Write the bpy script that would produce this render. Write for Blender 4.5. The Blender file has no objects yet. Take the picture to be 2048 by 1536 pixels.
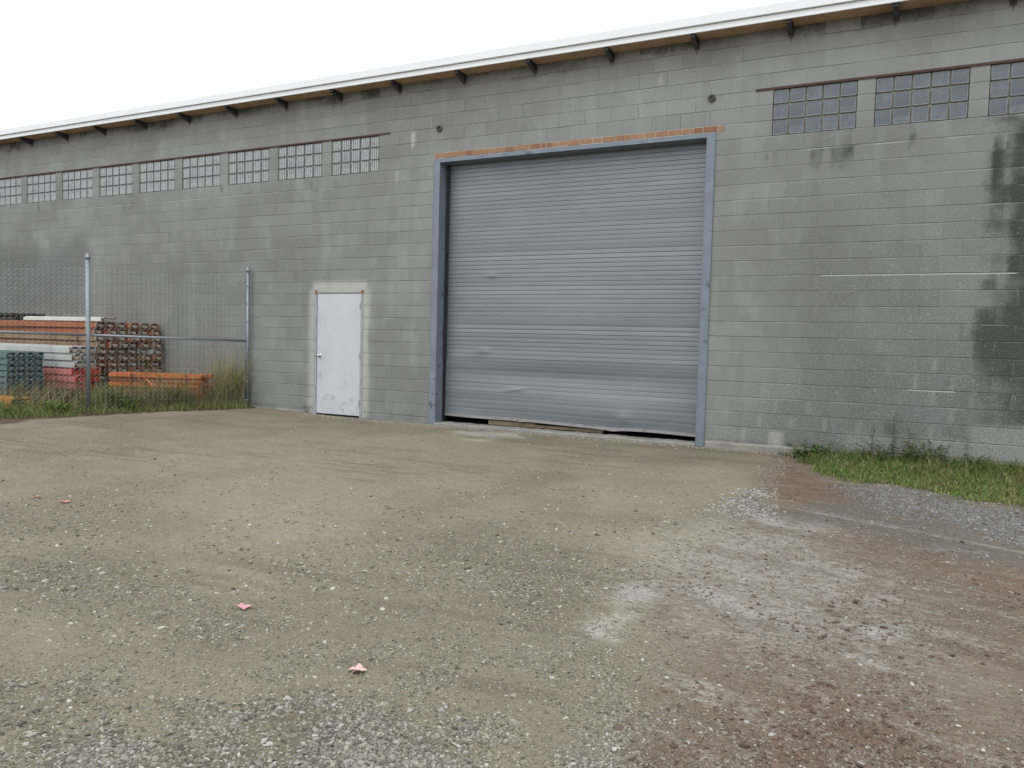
import bpy, math, random
import numpy as np
from mathutils import Vector, Matrix

# ------------------------------------------------------------------ camera, sky, sun, exposure
scene = bpy.context.scene
COL = scene.collection
FPX = 1557.96                       # focal length in pixels of a 2048 wide picture
CAM = np.array([5.718, -10.801, 1.3746])
CR = np.array([0.89451485, 0.44630077, 0.02566703])
CU = np.array([-0.04700274, 0.03679893, 0.9982167])
CF = np.array([-0.44456037, 0.89412609, -0.05389455])
cd = bpy.data.cameras.new("camera")
cam = bpy.data.objects.new("camera", cd)
COL.objects.link(cam)
cd.sensor_width = 36.0
cd.lens = FPX / 2048 * 36.0
cd.clip_start = 0.05
cd.clip_end = 2000
m = Matrix(((CR[0], CU[0], -CF[0]), (CR[1], CU[1], -CF[1]), (CR[2], CU[2], -CF[2]))).to_4x4()
m.translation = Vector(CAM)
cam.matrix_world = m
scene.camera = cam

SUN_EL, SUN_AZ = math.radians(52), math.radians(200)   # azimuth clockwise from +Y
w = bpy.data.worlds.new("World")
scene.world = w
w.use_nodes = True
wt = w.node_tree
bg = wt.nodes["Background"]
sky = wt.nodes.new("ShaderNodeTexSky")
sky.sky_type = 'NISHITA'
sky.sun_disc = False
sky.sun_elevation = SUN_EL
sky.sun_rotation = SUN_AZ
sky.air_density = 1.0
sky.dust_density = 4.0
mx = wt.nodes.new("ShaderNodeMix")
mx.data_type = 'RGBA'
mx.inputs[0].default_value = 0.93                       # a closed white cloud deck
mx.inputs[7].default_value = (12.2, 12.6, 13.2, 1)
wt.links.new(sky.outputs[0], mx.inputs[6])
wt.links.new(mx.outputs[2], bg.inputs[0])
bg.inputs[1].default_value = 0.1
sl = bpy.data.lights.new("sun", 'SUN')
sl.energy = 0.5
sl.angle = math.radians(25)
sl.color = (1.0, 0.97, 0.93)
so = bpy.data.objects.new("sun", sl)
COL.objects.link(so)
sd = Vector((math.sin(SUN_AZ) * math.cos(SUN_EL), math.cos(SUN_AZ) * math.cos(SUN_EL), math.sin(SUN_EL)))
so.rotation_euler = sd.to_track_quat('Z', 'Y').to_euler()
so.location = (0, -20, 20)
scene.view_settings.view_transform = 'Standard'
scene.view_settings.look = 'None'
scene.view_settings.gamma = 1.0
scene.view_settings.exposure = 0.38

random.seed(7)
rng = np.random.default_rng(7)

# ------------------------------------------------------------------ helpers
def ray(x, y):
    return CF + (x - 1024) / FPX * CR - (y - 768) / FPX * CU
def gpt(x, y, z=0.0):               # pixel of the 2048 picture -> point on the ground
    d = ray(x, y); t = (z - CAM[2]) / d[2]
    return (CAM[0] + t * d[0], CAM[1] + t * d[1])
def vpt(x, y, Y=0.0):               # pixel -> (X, Z) on the vertical plane at depth Y
    d = ray(x, y); t = (Y - CAM[1]) / d[1]
    return (CAM[0] + t * d[0], CAM[2] + t * d[2])

def tag(o, label=None, cat=None, group=None, kind=None):
    if label: o["label"] = label
    if cat: o["category"] = cat
    if group: o["group"] = group
    if kind: o["kind"] = kind
    elif cat: o["kind"] = "thing"
    return o
def empty(name, loc, label, cat, group=None):
    o = bpy.data.objects.new(name, None); COL.objects.link(o)
    o.location = loc; o.empty_display_size = 0.3
    return tag(o, label, cat, group)

class MB:
    """collects geometry; build() links it as one mesh object"""
    def __init__(s): s.v = []; s.f = []; s.mi = []; s.sm = False
    def quad(s, *p, m=0):
        n = len(s.v); s.v += [tuple(q) for q in p]; s.f.append(tuple(range(n, n + len(p)))); s.mi.append(m)
    def box(s, a, b, m=0):
        (x0, y0, z0), (x1, y1, z1) = a, b
        n = len(s.v)
        s.v += [(x0,y0,z0),(x1,y0,z0),(x1,y1,z0),(x0,y1,z0),(x0,y0,z1),(x1,y0,z1),(x1,y1,z1),(x0,y1,z1)]
        for q in ((0,3,2,1),(4,5,6,7),(0,1,5,4),(1,2,6,5),(2,3,7,6),(3,0,4,7)):
            s.f.append(tuple(n + i for i in q)); s.mi.append(m)
    def obox(s, c, ax, ay, az, h, m=0):   # oriented box; ax.. unit vectors, h half sizes
        c = np.array(c, float); ax, ay, az = (np.array(a, float) for a in (ax, ay, az))
        n = len(s.v)
        for k in (-1, 1):
            for (i, j) in ((-1,-1),(1,-1),(1,1),(-1,1)):
                s.v.append(tuple(c + ax*h[0]*i + ay*h[1]*j + az*h[2]*k))
        for q in ((0,3,2,1),(4,5,6,7),(0,1,5,4),(1,2,6,5),(2,3,7,6),(3,0,4,7)):
            s.f.append(tuple(n + i for i in q)); s.mi.append(m)
    def tube(s, pts, r, seg=8, m=0, caps=True):
        pts = [np.array(p, float) for p in pts]; rs = r if hasattr(r, '__len__') else [r]*len(pts)
        n0 = len(s.v)
        for i, p in enumerate(pts):
            t = pts[min(i+1, len(pts)-1)] - pts[max(i-1, 0)]; t /= np.linalg.norm(t) + 1e-12
            a = np.array([0,0,1.]) if abs(t[2]) < .9 else np.array([1.,0,0])
            u = np.cross(t, a); u /= np.linalg.norm(u); q = np.cross(t, u)
            for k in range(seg):
                an = 2*math.pi*k/seg
                s.v.append(tuple(p + rs[i]*(u*math.cos(an) + q*math.sin(an))))
        for i in range(len(pts)-1):
            for k in range(seg):
                a = n0+i*seg+k; b = n0+i*seg+(k+1)%seg
                s.f.append((a, b, b+seg, a+seg)); s.mi.append(m)
        if caps:
            s.f.append(tuple(n0+k for k in range(seg))[::-1]); s.mi.append(m)
            e = n0+(len(pts)-1)*seg
            s.f.append(tuple(e+k for k in range(seg))); s.mi.append(m)
    def build(s, name, mats, parent=None, smooth=False, bevel=0, origin=None):
        me = bpy.data.meshes.new(name)
        v = s.v
        if origin is not None: v = [(a-origin[0], b-origin[1], c-origin[2]) for a, b, c in v]
        me.from_pydata(v, [], s.f)
        for mt in (mats if isinstance(mats, (list, tuple)) else [mats]): me.materials.append(mt)
        me.polygons.foreach_set("material_index", s.mi)
        if smooth: me.polygons.foreach_set("use_smooth", [True]*len(s.f))
        me.update()
        o = bpy.data.objects.new(name, me); COL.objects.link(o)
        if origin is not None and parent is None: o.location = origin
        if bevel:
            bm_ = o.modifiers.new("bevel", 'BEVEL'); bm_.width = bevel; bm_.segments = 2; bm_.limit_method = 'ANGLE'
        if parent is not None: o.parent = parent
        return o

def np_mesh(name, V, F, mats, parent=None, smooth=False, attrs=None, mi=None):
    """V (n,3), F (m,k) arrays, attrs {name:(n,3) colours per vertex}"""
    me = bpy.data.meshes.new(name)
    nf, k = F.shape
    me.vertices.add(len(V)); me.vertices.foreach_set("co", V.astype(np.float32).ravel())
    me.loops.add(nf*k); me.loops.foreach_set("vertex_index", F.astype(np.int32).ravel())
    me.polygons.add(nf)
    me.polygons.foreach_set("loop_start", np.arange(0, nf*k, k, dtype=np.int32))
    me.polygons.foreach_set("loop_total", np.full(nf, k, dtype=np.int32))
    me.polygons.foreach_set("use_smooth", np.full(nf, smooth))
    for mt in (mats if isinstance(mats, (list, tuple)) else [mats]): me.materials.append(mt)
    if mi is not None: me.polygons.foreach_set("material_index", mi.astype(np.int32))
    for an, av in (attrs or {}).items():
        ca = me.color_attributes.new(an, 'FLOAT_COLOR', 'POINT')
        c4 = np.ones((len(V), 4), np.float32); c4[:, :3] = av
        ca.data.foreach_set("color", c4.ravel())
    me.update(calc_edges=True); me.validate()
    o = bpy.data.objects.new(name, me); COL.objects.link(o)
    if parent is not None: o.parent = parent
    return o

# numpy value noise
_T = np.random.default_rng(3).random((256, 256))
def vnoise(x, y):
    xi = np.floor(x).astype(int); yi = np.floor(y).astype(int)
    fx = x-xi; fy = y-yi; fx = fx*fx*(3-2*fx); fy = fy*fy*(3-2*fy)
    g = lambda i, j: _T[(xi+i) & 255, (yi+j) & 255]
    return (g(0,0)*(1-fx)+g(1,0)*fx)*(1-fy) + (g(0,1)*(1-fx)+g(1,1)*fx)*fy
def fbm(x, y, s=1.0, o=4, seed=0):
    r = 0; a = .5; t = 0
    for i in range(o):
        r = r + a*vnoise(x*s+17.3*i+seed*5.1, y*s+9.7*i-seed*3.3); t += a; a *= .5; s *= 2.03
    return r/t
def sstep(a, b, x):
    t = np.clip((x-a)/(b-a), 0, 1); return t*t*(3-2*t)
def poly_sd(px, py, P):             # signed distance, positive inside
    d = np.full(px.shape, 1e9); ins = np.zeros(px.shape, bool); n = len(P)
    for i in range(n):
        ax, ay = P[i]; bx, by = P[(i+1) % n]
        ex, ey = bx-ax, by-ay; L = ex*ex+ey*ey+1e-12
        t = np.clip(((px-ax)*ex+(py-ay)*ey)/L, 0, 1)
        d = np.minimum(d, np.hypot(px-ax-t*ex, py-ay-t*ey))
        c = ((ay > py) != (by > py)) & (px < ex*(py-ay)/(ey+1e-12)+ax)
        ins ^= c
    return np.where(ins, d, -d)

# ------------------------------------------------------------------ material helpers
class NT:
    def __init__(s, name, rough=.8, spec=.3, metal=0.0):
        s.m = bpy.data.materials.new(name); s.m.use_nodes = True
        s.t = s.m.node_tree; s.b = s.t.nodes["Principled BSDF"]
        s.b.inputs["Roughness"].default_value = rough
        s.b.inputs["Specular IOR Level"].default_value = spec
        s.b.inputs["Metallic"].default_value = metal
        s._c = None
    def n(s, t, **k):
        nd = s.t.nodes.new(t)
        for a, v in k.items(): setattr(nd, a, v)
        return nd
    def put(s, sock, v):
        if isinstance(v, bpy.types.NodeSocket): s.t.links.new(v, sock)
        elif isinstance(v, (tuple, list)): sock.default_value = (*v, 1) if len(v) == 3 and len(sock.default_value) == 4 else v
        else: sock.default_value = v
    def co(s):
        if not s._c: s._c = s.n("ShaderNodeTexCoord").outputs["Object"]
        return s._c
    def math(s, op, a, b=0.0, c=None, clamp=False):
        nd = s.n("ShaderNodeMath", operation=op); nd.use_clamp = clamp
        s.put(nd.inputs[0], a); s.put(nd.inputs[1], b)
        if c is not None: s.put(nd.inputs[2], c)
        return nd.outputs[0]
    def mix(s, f, a, b, mode='MIX'):
        nd = s.n("ShaderNodeMix", data_type='RGBA', blend_type=mode)
        s.put(nd.inputs[0], f); s.put(nd.inputs[6], a); s.put(nd.inputs[7], b)
        return nd.outputs[2]
    def noise(s, scale, detail=3, rough=.55, vec=None, dist=0.0):
        nd = s.n("ShaderNodeTexNoise"); s.put(nd.inputs["Vector"], vec if vec is not None else s.co())
        nd.inputs["Scale"].default_value = scale; nd.inputs["Detail"].default_value = detail
        nd.inputs["Roughness"].default_value = rough; nd.inputs["Distortion"].default_value = dist
        return nd.outputs[0]
    def voro(s, scale, out="Distance", vec=None, feature='F1', rnd=1.0):
        nd = s.n("ShaderNodeTexVoronoi", feature=feature); s.put(nd.inputs["Vector"], vec if vec is not None else s.co())
        nd.inputs["Scale"].default_value = scale; nd.inputs["Randomness"].default_value = rnd
        return nd.outputs[out]
    def ss(s, lo, hi, v, a=0.0, b=1.0):
        nd = s.n("ShaderNodeMapRange", interpolation_type='SMOOTHSTEP')
        s.put(nd.inputs[0], v); s.put(nd.inputs[1], lo); s.put(nd.inputs[2], hi); s.put(nd.inputs[3], a); s.put(nd.inputs[4], b)
        return nd.outputs[0]
    def scale(s, v, vec=None):
        nd = s.n("ShaderNodeMapping"); s.put(nd.inputs[0], vec if vec is not None else s.co()); nd.inputs["Scale"].default_value = v
        return nd.outputs[0]
    def sep(s, v):
        nd = s.n("ShaderNodeSeparateXYZ"); s.put(nd.inputs[0], v); return nd.outputs
    def attr(s, name):
        nd = s.n("ShaderNodeAttribute", attribute_name=name)
        return s.sep(nd.outputs["Vector"]), nd.outputs["Color"]
    def bump(s, h, strength=.5, dist=.01, prev=None):
        nd = s.n("ShaderNodeBump"); s.put(nd.inputs["Height"], h)
        nd.inputs["Strength"].default_value = strength; nd.inputs["Distance"].default_value = dist
        if prev is not None: s.put(nd.inputs["Normal"], prev)
        return nd.outputs[0]
    def out(s, col=None, normal=None, rough=None):
        if col is not None: s.put(s.b.inputs["Base Color"], col)
        if normal is not None: s.put(s.b.inputs["Normal"], normal)
        if rough is not None: s.put(s.b.inputs["Roughness"], rough)
        return s.m

def worn(name, c1, c2, scale=6.0, rough=.7, metal=0.0, spec=.3, rust=None, rust_amt=.5, bump=.2, rscale=9.0):
    """paint or metal with blotches, fine grain and optional rust"""
    t = NT(name, rough, spec, metal)
    a = t.noise(scale, 5, .6); col = t.mix(t.ss(.3, .7, a), c1, c2)
    if rust:
        r = t.noise(rscale, 6, .7); rm = t.ss(1-rust_amt, 1-rust_amt+.12, r)
        rc = t.mix(t.noise(40, 3), rust, tuple(x*.5 for x in rust)); col = t.mix(rm, col, rc)
    f = t.noise(140, 2)
    col = t.mix(t.math('MULTIPLY', f, .25), col, tuple(x*.6 for x in c1))
    return t.out(col, t.bump(t.noise(60, 4), bump, .004))

S = .2032                           # block course height
GZ = 23.5 * S                       # underside of the window lintels above the ground
XL, XR = -22.0, 12.0

# ------------------------------------------------------------------ wall material
def wall_material():
    t = NT("painted_block_wall", .9, .15)
    o = t.sep(t.co()); X, Z = o[0], o[2]
    cmb = t.n("ShaderNodeCombineXYZ")
    wob = t.math('MULTIPLY', t.math('SUBTRACT', t.noise(1.7, 2), .5), .012)
    t.put(cmb.inputs[0], t.math('ADD', X, S)); t.put(cmb.inputs[1], t.math('ADD', t.math('SUBTRACT', Z, GZ), wob)); 
    br = t.n("ShaderNodeTexBrick"); t.put(br.inputs["Vector"], cmb.outputs[0])
    br.offset = .5; br.offset_frequency = 2; br.squash = 1
    for k, v in (("Color1", (0,0,0,1)), ("Color2", (1,1,1,1)), ("Mortar", (.5,.5,.5,1))): br.inputs[k].default_value = v
    br.inputs["Scale"].default_value = 1; br.inputs["Mortar Size"].default_value = .005; br.inputs["Mortar Smooth"].default_value = .35
    br.inputs["Bias"].default_value = 0; br.inputs["Brick Width"].default_value = 2*S; br.inputs["Row Height"].default_value = S
    tint = br.outputs["Color"]; fac = br.outputs["Fac"]
    zz = t.math('ADD', t.math('SUBTRACT', Z, GZ), wob)
    fr = t.math('MULTIPLY', t.math('SUBTRACT', t.math('FRACT', t.math('ADD', t.math('DIVIDE', zz, S), 40.5)), .5), S)  # metres above nearest bed joint
    (a1, a2, a3), _ = t.attr("A")      # dark stain with painted eave shade, vertical joint strength, aggregate
    (b1, b2, b3), _ = t.attr("B")      # new block / plaster, lime joints, soot haze
    base = t.mix(t.ss(.35, .65, t.noise(.55, 4, .6)), (.205,.203,.185), (.262,.262,.246))
    sv = t.scale((2.2, 1, .35)); base = t.mix(t.math('MULTIPLY', t.ss(.45, .75, t.noise(1.6, 5, .6, sv)), .35), base, (.19,.185,.165))
    base = t.mix(t.math('MULTIPLY', t.ss(.5, .75, t.noise(2.3, 5, .6, t.scale((1.6,1,.5)))), .4), base, (.33,.335,.32))
    tl = t.math('ADD', t.math('MULTIPLY', t.sep(tint)[0], .13), .935)
    base = t.mix(1.0, base, tl, 'MULTIPLY')
    # grain and pits
    g = t.noise(95, 3, .7); base = t.mix(t.ss(.35, .7, g, 0, .35), base, (.15,.148,.135))
    pit = t.ss(.12, .05, t.voro(26)); pr_ = t.ss(.6, .7, t.noise(7, 2))
    base = t.mix(t.math('MULTIPLY', t.math('MULTIPLY', pit, pr_), .5), base, (.09,.088,.08))
    # new blocks, plaster
    base = t.mix(b1, base, t.mix(t.noise(9, 4), (.34,.33,.29), (.46,.445,.40)))
    # dark algae and soot, plus the shade painted under the eaves
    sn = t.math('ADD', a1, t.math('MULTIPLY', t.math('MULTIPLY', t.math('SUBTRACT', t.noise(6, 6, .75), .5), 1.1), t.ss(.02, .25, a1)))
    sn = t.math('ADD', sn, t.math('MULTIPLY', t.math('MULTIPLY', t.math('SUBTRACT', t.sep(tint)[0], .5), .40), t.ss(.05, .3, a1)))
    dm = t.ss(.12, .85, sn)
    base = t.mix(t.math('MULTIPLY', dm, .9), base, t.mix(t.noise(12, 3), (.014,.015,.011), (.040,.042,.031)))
    base = t.mix(t.math('MULTIPLY', b3, .55), base, (.10,.10,.095))
    # exposed aggregate
    vr = t.n("ShaderNodeTexVoronoi"); t.put(vr.inputs["Vector"], t.co()); vr.inputs["Scale"].default_value = 58
    ag = t.math('MULTIPLY', t.ss(.42, .26, vr.outputs["Distance"]), t.ss(.82, .92, t.math('ADD', t.sep(vr.outputs["Color"])[0], t.math('MULTIPLY', t.math('SUBTRACT', a3, .5), .45))))
    ag = t.math('MULTIPLY', ag, t.ss(.05, .3, a3))
    base = t.mix(t.math('MULTIPLY', ag, t.ss(.35, .65, t.noise(8, 4, .7), .15, .8)), base, t.mix(dm, (.40,.39,.355), (.25,.25,.225)))
    dk = t.math('MULTIPLY', t.ss(.45, .7, t.noise(42, 3, .7)), t.math('MULTIPLY', a3, .55)); base = t.mix(dk, base, (.07,.068,.058))
    # joints; bed joints get a painted shadow line with a lit line below
    vis = t.ss(.40, .56, t.noise(1.9, 4, .6, t.scale((.8, 1, 3.0))))
    hd = t.math('MULTIPLY', t.ss(.0075, .003, t.math('ABSOLUTE', t.math('SUBTRACT', fr, .003))), t.math('MULTIPLY', t.math('ADD', t.math('MULTIPLY', vis, .50), .10), t.ss(-8, -2.5, X, .45, 1)))
    hl = t.math('MULTIPLY', t.ss(.009, .004, t.math('ABSOLUTE', t.math('ADD', fr, .009))), t.math('ADD', t.math('MULTIPLY', t.ss(.5, .62, t.noise(1.3, 3, .6, t.scale((1, 1, 4)))), .26), t.math('MULTIPLY', b2, .9), clamp=True))
    vm = t.math('MULTIPLY', t.math('MULTIPLY', fac, t.ss(.008, .014, t.math('ABSOLUTE', fr))), a2)
    vv = t.ss(.40, .6, t.noise(3.1, 2))
    base = t.mix(t.math('MULTIPLY', vm, t.math('ADD', t.math('MULTIPLY', vv, .5), .3)), base, t.mix(t.ss(.45, .6, t.noise(2.1, 2)), (.10,.10,.09), (.36,.355,.33)))
    base = t.mix(hd, base, (.065,.065,.058))
    base = t.mix(hl, base, (.40,.395,.37))
    base = t.mix(t.math('MULTIPLY', t.math('MULTIPLY', vm, b2), .9), base, (.5,.49,.46))
    base = t.mix(1.0, base, (1.045,1.075,1.10), 'MULTIPLY')
    h = t.math('SUBTRACT', t.math('MULTIPLY', t.noise(60, 4, .7), .35), t.math('MULTIPLY', fac, t.math('ADD', t.math('MULTIPLY', a2, .8), .1)))
    h = t.math('SUBTRACT', h, t.ss(.009, .002, t.math('ABSOLUTE', fr), 0, .9))
    h = t.math('ADD', h, t.math('MULTIPLY', ag, .5))
    return t.out(base, t.bump(h, .6, .005))
M_wall = wall_material()

# ------------------------------------------------------------------ building
bld = empty("warehouse", (0, 0, 0), "long grey concrete block warehouse with glass block windows and white roof edge", "building")

win_u = [-16-6*i for i in range(11)] + [20, 26, 32, 38]
holes = [(u*S, (u+5)*S, GZ-3*S, GZ) for u in win_u]
DOOR = (-5.25*S, 16*S, -1, GZ-2.5*S)            # roller door opening
PDOOR = (-17.5*S, -12.5*S, -1, GZ-13*S)      # personnel door opening
holes += [DOOR, PDOOR]
WT = 5.545
def build_wall():
    d = S/4
    xs = np.arange(round(XL/d), round(XR/d)+1)*d
    zs = GZ + np.arange(-96, round((WT-GZ)/d)+1)*d; zs[-1] = WT
    X, Z = np.meshgrid(xs, zs)
    V = np.stack([X.ravel(), np.zeros(X.size), Z.ravel()], 1)
    nx, nz = len(xs), len(zs)
    ii, jj = np.meshgrid(np.arange(nx-1), np.arange(nz-1)); ii = ii.ravel(); jj = jj.ravel()
    cx = (xs[ii]+xs[ii+1])/2; cz = (zs[jj]+zs[jj+1])/2
    keep = np.ones(len(ii), bool)
    for a, b, c, e in holes: keep &= ~((cx > a) & (cx < b) & (cz > c) & (cz < e))
    ii = ii[keep]; jj = jj[keep]; a = jj*nx+ii
    F = np.stack([a, a+1, a+nx+1, a+nx], 1)
    x, z = V[:, 0], V[:, 2]
    n1 = fbm(x, z, 1.3, 4, 1); n2 = fbm(x, z, 4.0, 4, 2); n3 = fbm(x*3, z*.4, 1.5, 4, 4)
    # dark stain at the right hand end, running down from the sill
    edge = 6.62 + (n1-.5)*.22 - .16*sstep(2.2, 1.4, z)*(1-sstep(1.3, .9, z)) + .16*sstep(1.4, .7, z)
    st = sstep(-.30, .34, x-edge+(n2-.5)*.22+(fbm(x*4, z*.35, 1.5, 3, 14)-.5)*.40) * sstep(4.35, 3.9, z+(n2-.5)*.5) * (0.74+.26*sstep(.35, .6, n1))
    st = np.maximum(st, .75*sstep(.10, .02, np.abs(x-6.63-(n1-.5)*.1))*sstep(4.0, 3.9, z)*sstep(3.1, 3.4, z))
    st = np.maximum(st, .55*sstep(.5, .0, np.hypot((x-6.75)*.8, (z-4.12)*3)))
    st *= 1-.35*sstep(.13, .06, np.abs(z-2.22))*(x > 6.66)
    # streaks under the sills
    for a0, b0, c0, e0 in holes[:-2]:
        k = sstep(a0-.2, a0+.05, x)*sstep(b0+.25, b0, x)*sstep(c0-.85, c0-.02, z)*(z < c0+.02)
        st = np.maximum(st, k*(.10+.62*sstep(.5, .78, n3)) * (.70 if a0 > 0 else .42))
    st = np.maximum(st, .30*sstep(.35, .0, z)*sstep(.3, .7, n2+.15))
    st = np.maximum(st, .45*sstep(5.25, 5.54, z+(n1-.5)*.35))  # shade below the eaves, painted into the stain mask
    st = np.maximum(st, .42*sstep(4.2, 6.0, x)*sstep(2.3, 1.0, z+(n1-.5))*sstep(.40, .70, n2*.6+n3*.4))
    st *= 1-.85*sstep(6.42, 6.52, x)*sstep(.58, .50, z)
    st *= 1-.6*sstep(5.1, 5.2, x)*sstep(.36, .30, z)
    agg = sstep(3.4, 5.6, x+(n1-.5)*1.6)*(sstep(4.5, 2.2, z)*.5+.15) + .75*sstep(1.7, .3, z+(n2-.5)*.6)*sstep(3.2, 4.2, x)
    agg = np.clip(agg*(x > 3.3), 0, 1)
    vj = np.full(x.shape, .18)
    vj = np.maximum(vj, sstep(-2.2, -1.8, x)*sstep(3.95, 3.5, x)*sstep(4.15, 4.3, z)*.95)
    vj = np.maximum(vj, .55*sstep(3.3, 3.6, x)*sstep(5.3, 5.0, x)*(z > 3)*(z < 4.6))
    vj = np.maximum(vj, .45*sstep(5.3, 5.9, x)*(z < 2.2))
    vj = np.maximum(vj, .4*(x > -2.5)*(x < -1.1)*(z < 2.2))
    vj = np.maximum(vj, .35*(x > -5)*(x < -3.6)*(z < 2.0))
    nb = np.zeros(x.shape)
    def rect(a0, b0, c0, e0, v=1.0, s=.03):
        global_n = (n2-.5)*.05
        return v*sstep(a0-s, a0+s, x+global_n)*sstep(b0+s, b0-s, x+global_n)*sstep(c0-s, c0+s, z+global_n)*sstep(e0+s, e0-s, z+global_n)
    for r in ((5.12, 6.02, .0, .34, .75), (6.0, 6.5, .0, .33, .85), (6.5, 12, -.1, .52, .95), (6.9, 12, .5, .62, .9)): nb = np.maximum(nb, rect(*r))
    # plaster round the small door and the patch above it, grey patch of render by the big door
    nb = np.maximum(nb, rect(-3.64, -2.44, 2.1, 2.34, 1.0, .05)); nb = np.maximum(nb, rect(-3.70, -3.53, 0, 2.2, .9, .05)*sstep(.25, .5, n2+.25))
    nb = np.maximum(nb, rect(-2.56, -2.40, 0, 2.2, .95, .05)*sstep(.2, .45, n2+.2))
    nb = np.maximum(nb, rect(4.20, 4.36, .02, .27, 1.0, .03))
    nb = np.maximum(nb, rect(-1.60, -1.53, 4.52, 4.75, 1, .02)); nb = np.maximum(nb, rect(-1.92, -1.86, 3.95, 4.15, .5, .02))
    lime = sstep(.06, .02, np.abs(z-(GZ-12*S)))*(x > 4.75)*(x < 6.9)*1.0
    lime = np.maximum(lime, .55*sstep(.06, .02, np.abs(z-(GZ-4*S)))*(x > 4.4)*(x < 6.4)*sstep(.4, .6, n2+.1))
    for (uu, k, a_) in ((30,17,.8),(32,17,.25),(29,18,.7),(31,18,.75),(30,19,.8),(32,19,.5),(31,20,.85),(30,21,.9),(32,21,.4),(21,20,.35),(23,20,.6),(20,21,.3),(22,21,.5),(24,21,.6),(26,21,.65),(19,22,.4),(27,16,.3),(21,22,.8),(28,20,.2),(12.5,-2,.4)):
        sel = (np.abs(x-uu*S) < .02)*(z < GZ-k*S-.01)*(z > GZ-(k+1)*S+.01)
        nb = np.maximum(nb, a_*sel*sstep(.2, .5, n2+.15))
    lime = np.maximum(lime, sstep(.06, .02, np.abs(z-(GZ-19*S)))*(x > 5.8)*(x < 6.3))
    lime = np.maximum(lime, .5*sstep(.06, .02, np.abs(z-(GZ-4*S)))*(x < -2)*(x > -11)*sstep(.35, .6, n2))
    vj = np.maximum(vj, lime)
    so_ = .95*sstep(-8.6, -10.5, x+(n1-.5)*1.5)*sstep(1.2, 1.9, z)*sstep(3.6, 2.9, z+(n1-.5)*.6)
    so_ = np.maximum(so_, .5*sstep(-5.2, -6.5, x)*sstep(3.2, 2.4, z+(n1-.5)*.7))
    so_ = np.maximum(so_, .22*sstep(-1.5, -4.5, x)*sstep(3.4, 2.6, z))
    # an uneven face: courses bow a few mm
    so_ = np.maximum(so_, sstep(3.3, 5.2, x)*(.42*sstep(4.4, 3.0, z)+.50*sstep(2.6, .6, z+(n1-.5)*.8)))
    so_ = np.maximum(so_, .25*sstep(1.4, .2, z)*(x > -5))
    V[:, 1] = (fbm(x, z, .7, 3, 8)-.5)*.006
    o = np_mesh("wall", V, F, M_wall, bld, True, {"A": np.stack([np.clip(st,0,1), np.clip(vj,0,1), agg], 1), "B": np.stack([np.clip(nb,0,1), np.clip(lime,0,1), np.clip(so_,0,1)], 1)})
    return o
build_wall()

M_conc = worn("bare_concrete", (.30,.29,.255), (.21,.205,.18), 5, .9, bump=.4)
M_inner = worn("dark_inner_block", (.12,.12,.11), (.09,.09,.085), 3, .9)
M_steel = worn("blue_grey_frame_paint", (.205,.24,.285), (.165,.195,.23), 4, .55, .15, .4, rust=(.075,.085,.10), rust_amt=.42, bump=.12, rscale=5)
M_curt = None
M_rust = worn("rusted_steel", (.075,.048,.042), (.095,.058,.048), 14, .85, .1)
M_darkst = worn("dark_bracket_steel", (.065,.066,.076), (.10,.09,.085), 12, .7, .3)
M_white = worn("white_roof_metal", (.87,.885,.89), (.83,.85,.86), 2, .4, 0, .4, bump=.03)
M_ply = worn("weathered_plywood", (.52,.36,.24), (.40,.27,.17), 5, .8)
M_brick = None

def bricks_mat():
    t = NT("tan_lintel_brick", .9, .2)
    v = t.scale((4.6, 4.6, 3.0)); vc = t.voro(1.0, "Color", t.scale((5.2, .01, .01)))
    c = t.mix(t.sep(vc)[0], (.30,.17,.10), (.34,.225,.14)); c = t.mix(t.ss(.6,.9,t.sep(vc)[1]), c, (.21,.105,.07))
    c = t.mix(t.ss(.4,.7,t.noise(30,4,.7, t.scale((1,1,.3)))), c, (.28,.16,.09))
    return t.out(c, t.bump(t.noise(70,4), .4, .004))
M_brick = bricks_mat()

# reveals and back structure of the building
mb = MB()
for a, b, c, e in holes[:-2]:
    mb.quad((a,0,c),(a,.2,c),(a,.2,e),(a,0,e)); mb.quad((b,0,c),(b,0,e),(b,.2,e),(b,.2,c))
    mb.quad((a,0,c),(b,0,c),(b,.2,c),(a,.2,c)); mb.quad((a,0,e),(a,.2,e),(b,.2,e),(b,0,e))
for a, b, c, e in (DOOR, PDOOR):
    mb.quad((a,0,c),(a,.2,c),(a,.2,e),(a,0,e)); mb.quad((b,0,c),(b,0,e),(b,.2,e),(b,.2,c)); mb.quad((a,0,e),(a,.2,e),(b,.2,e),(b,0,e))
mb.build("opening_reveal", M_conc, bld)
mb = MB()
mb.box((XL, .6, -.3), (XL+.2, 18, WT)); mb.box((XR-.2, .6, -.3), (XR, 18, WT)); mb.box((XL, 18, -.3), (XR, 18.2, WT))
mb.box((XL, .01, -.3), (XL+.2, .6, WT)); mb.box((XR-.2, .01, -.3), (XR, .6, WT))
mb.build("outer_wall", M_inner, bld)
mb = MB()
xs_ = sorted([XL] + [v for a, b, c, e in holes[:-2] for v in (a, b)] + [XR])
mb.box((XL+.2, .2, -.3), (DOOR[0]-.12, .35, GZ-3*S-.02)); mb.box((DOOR[1]+.12, .2, -.3), (XR-.2, .35, GZ-3*S-.02)); mb.box((XL+.2, .2, GZ+.02), (XR-.2, .35, WT-.01))
mb.build("inner_wall", M_inner, bld)
mb = MB(); mb.box((XL+.2, .201, -.3), (XR-.2, 18, .012)); mb.build("inner_floor", M_inner, bld)

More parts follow.
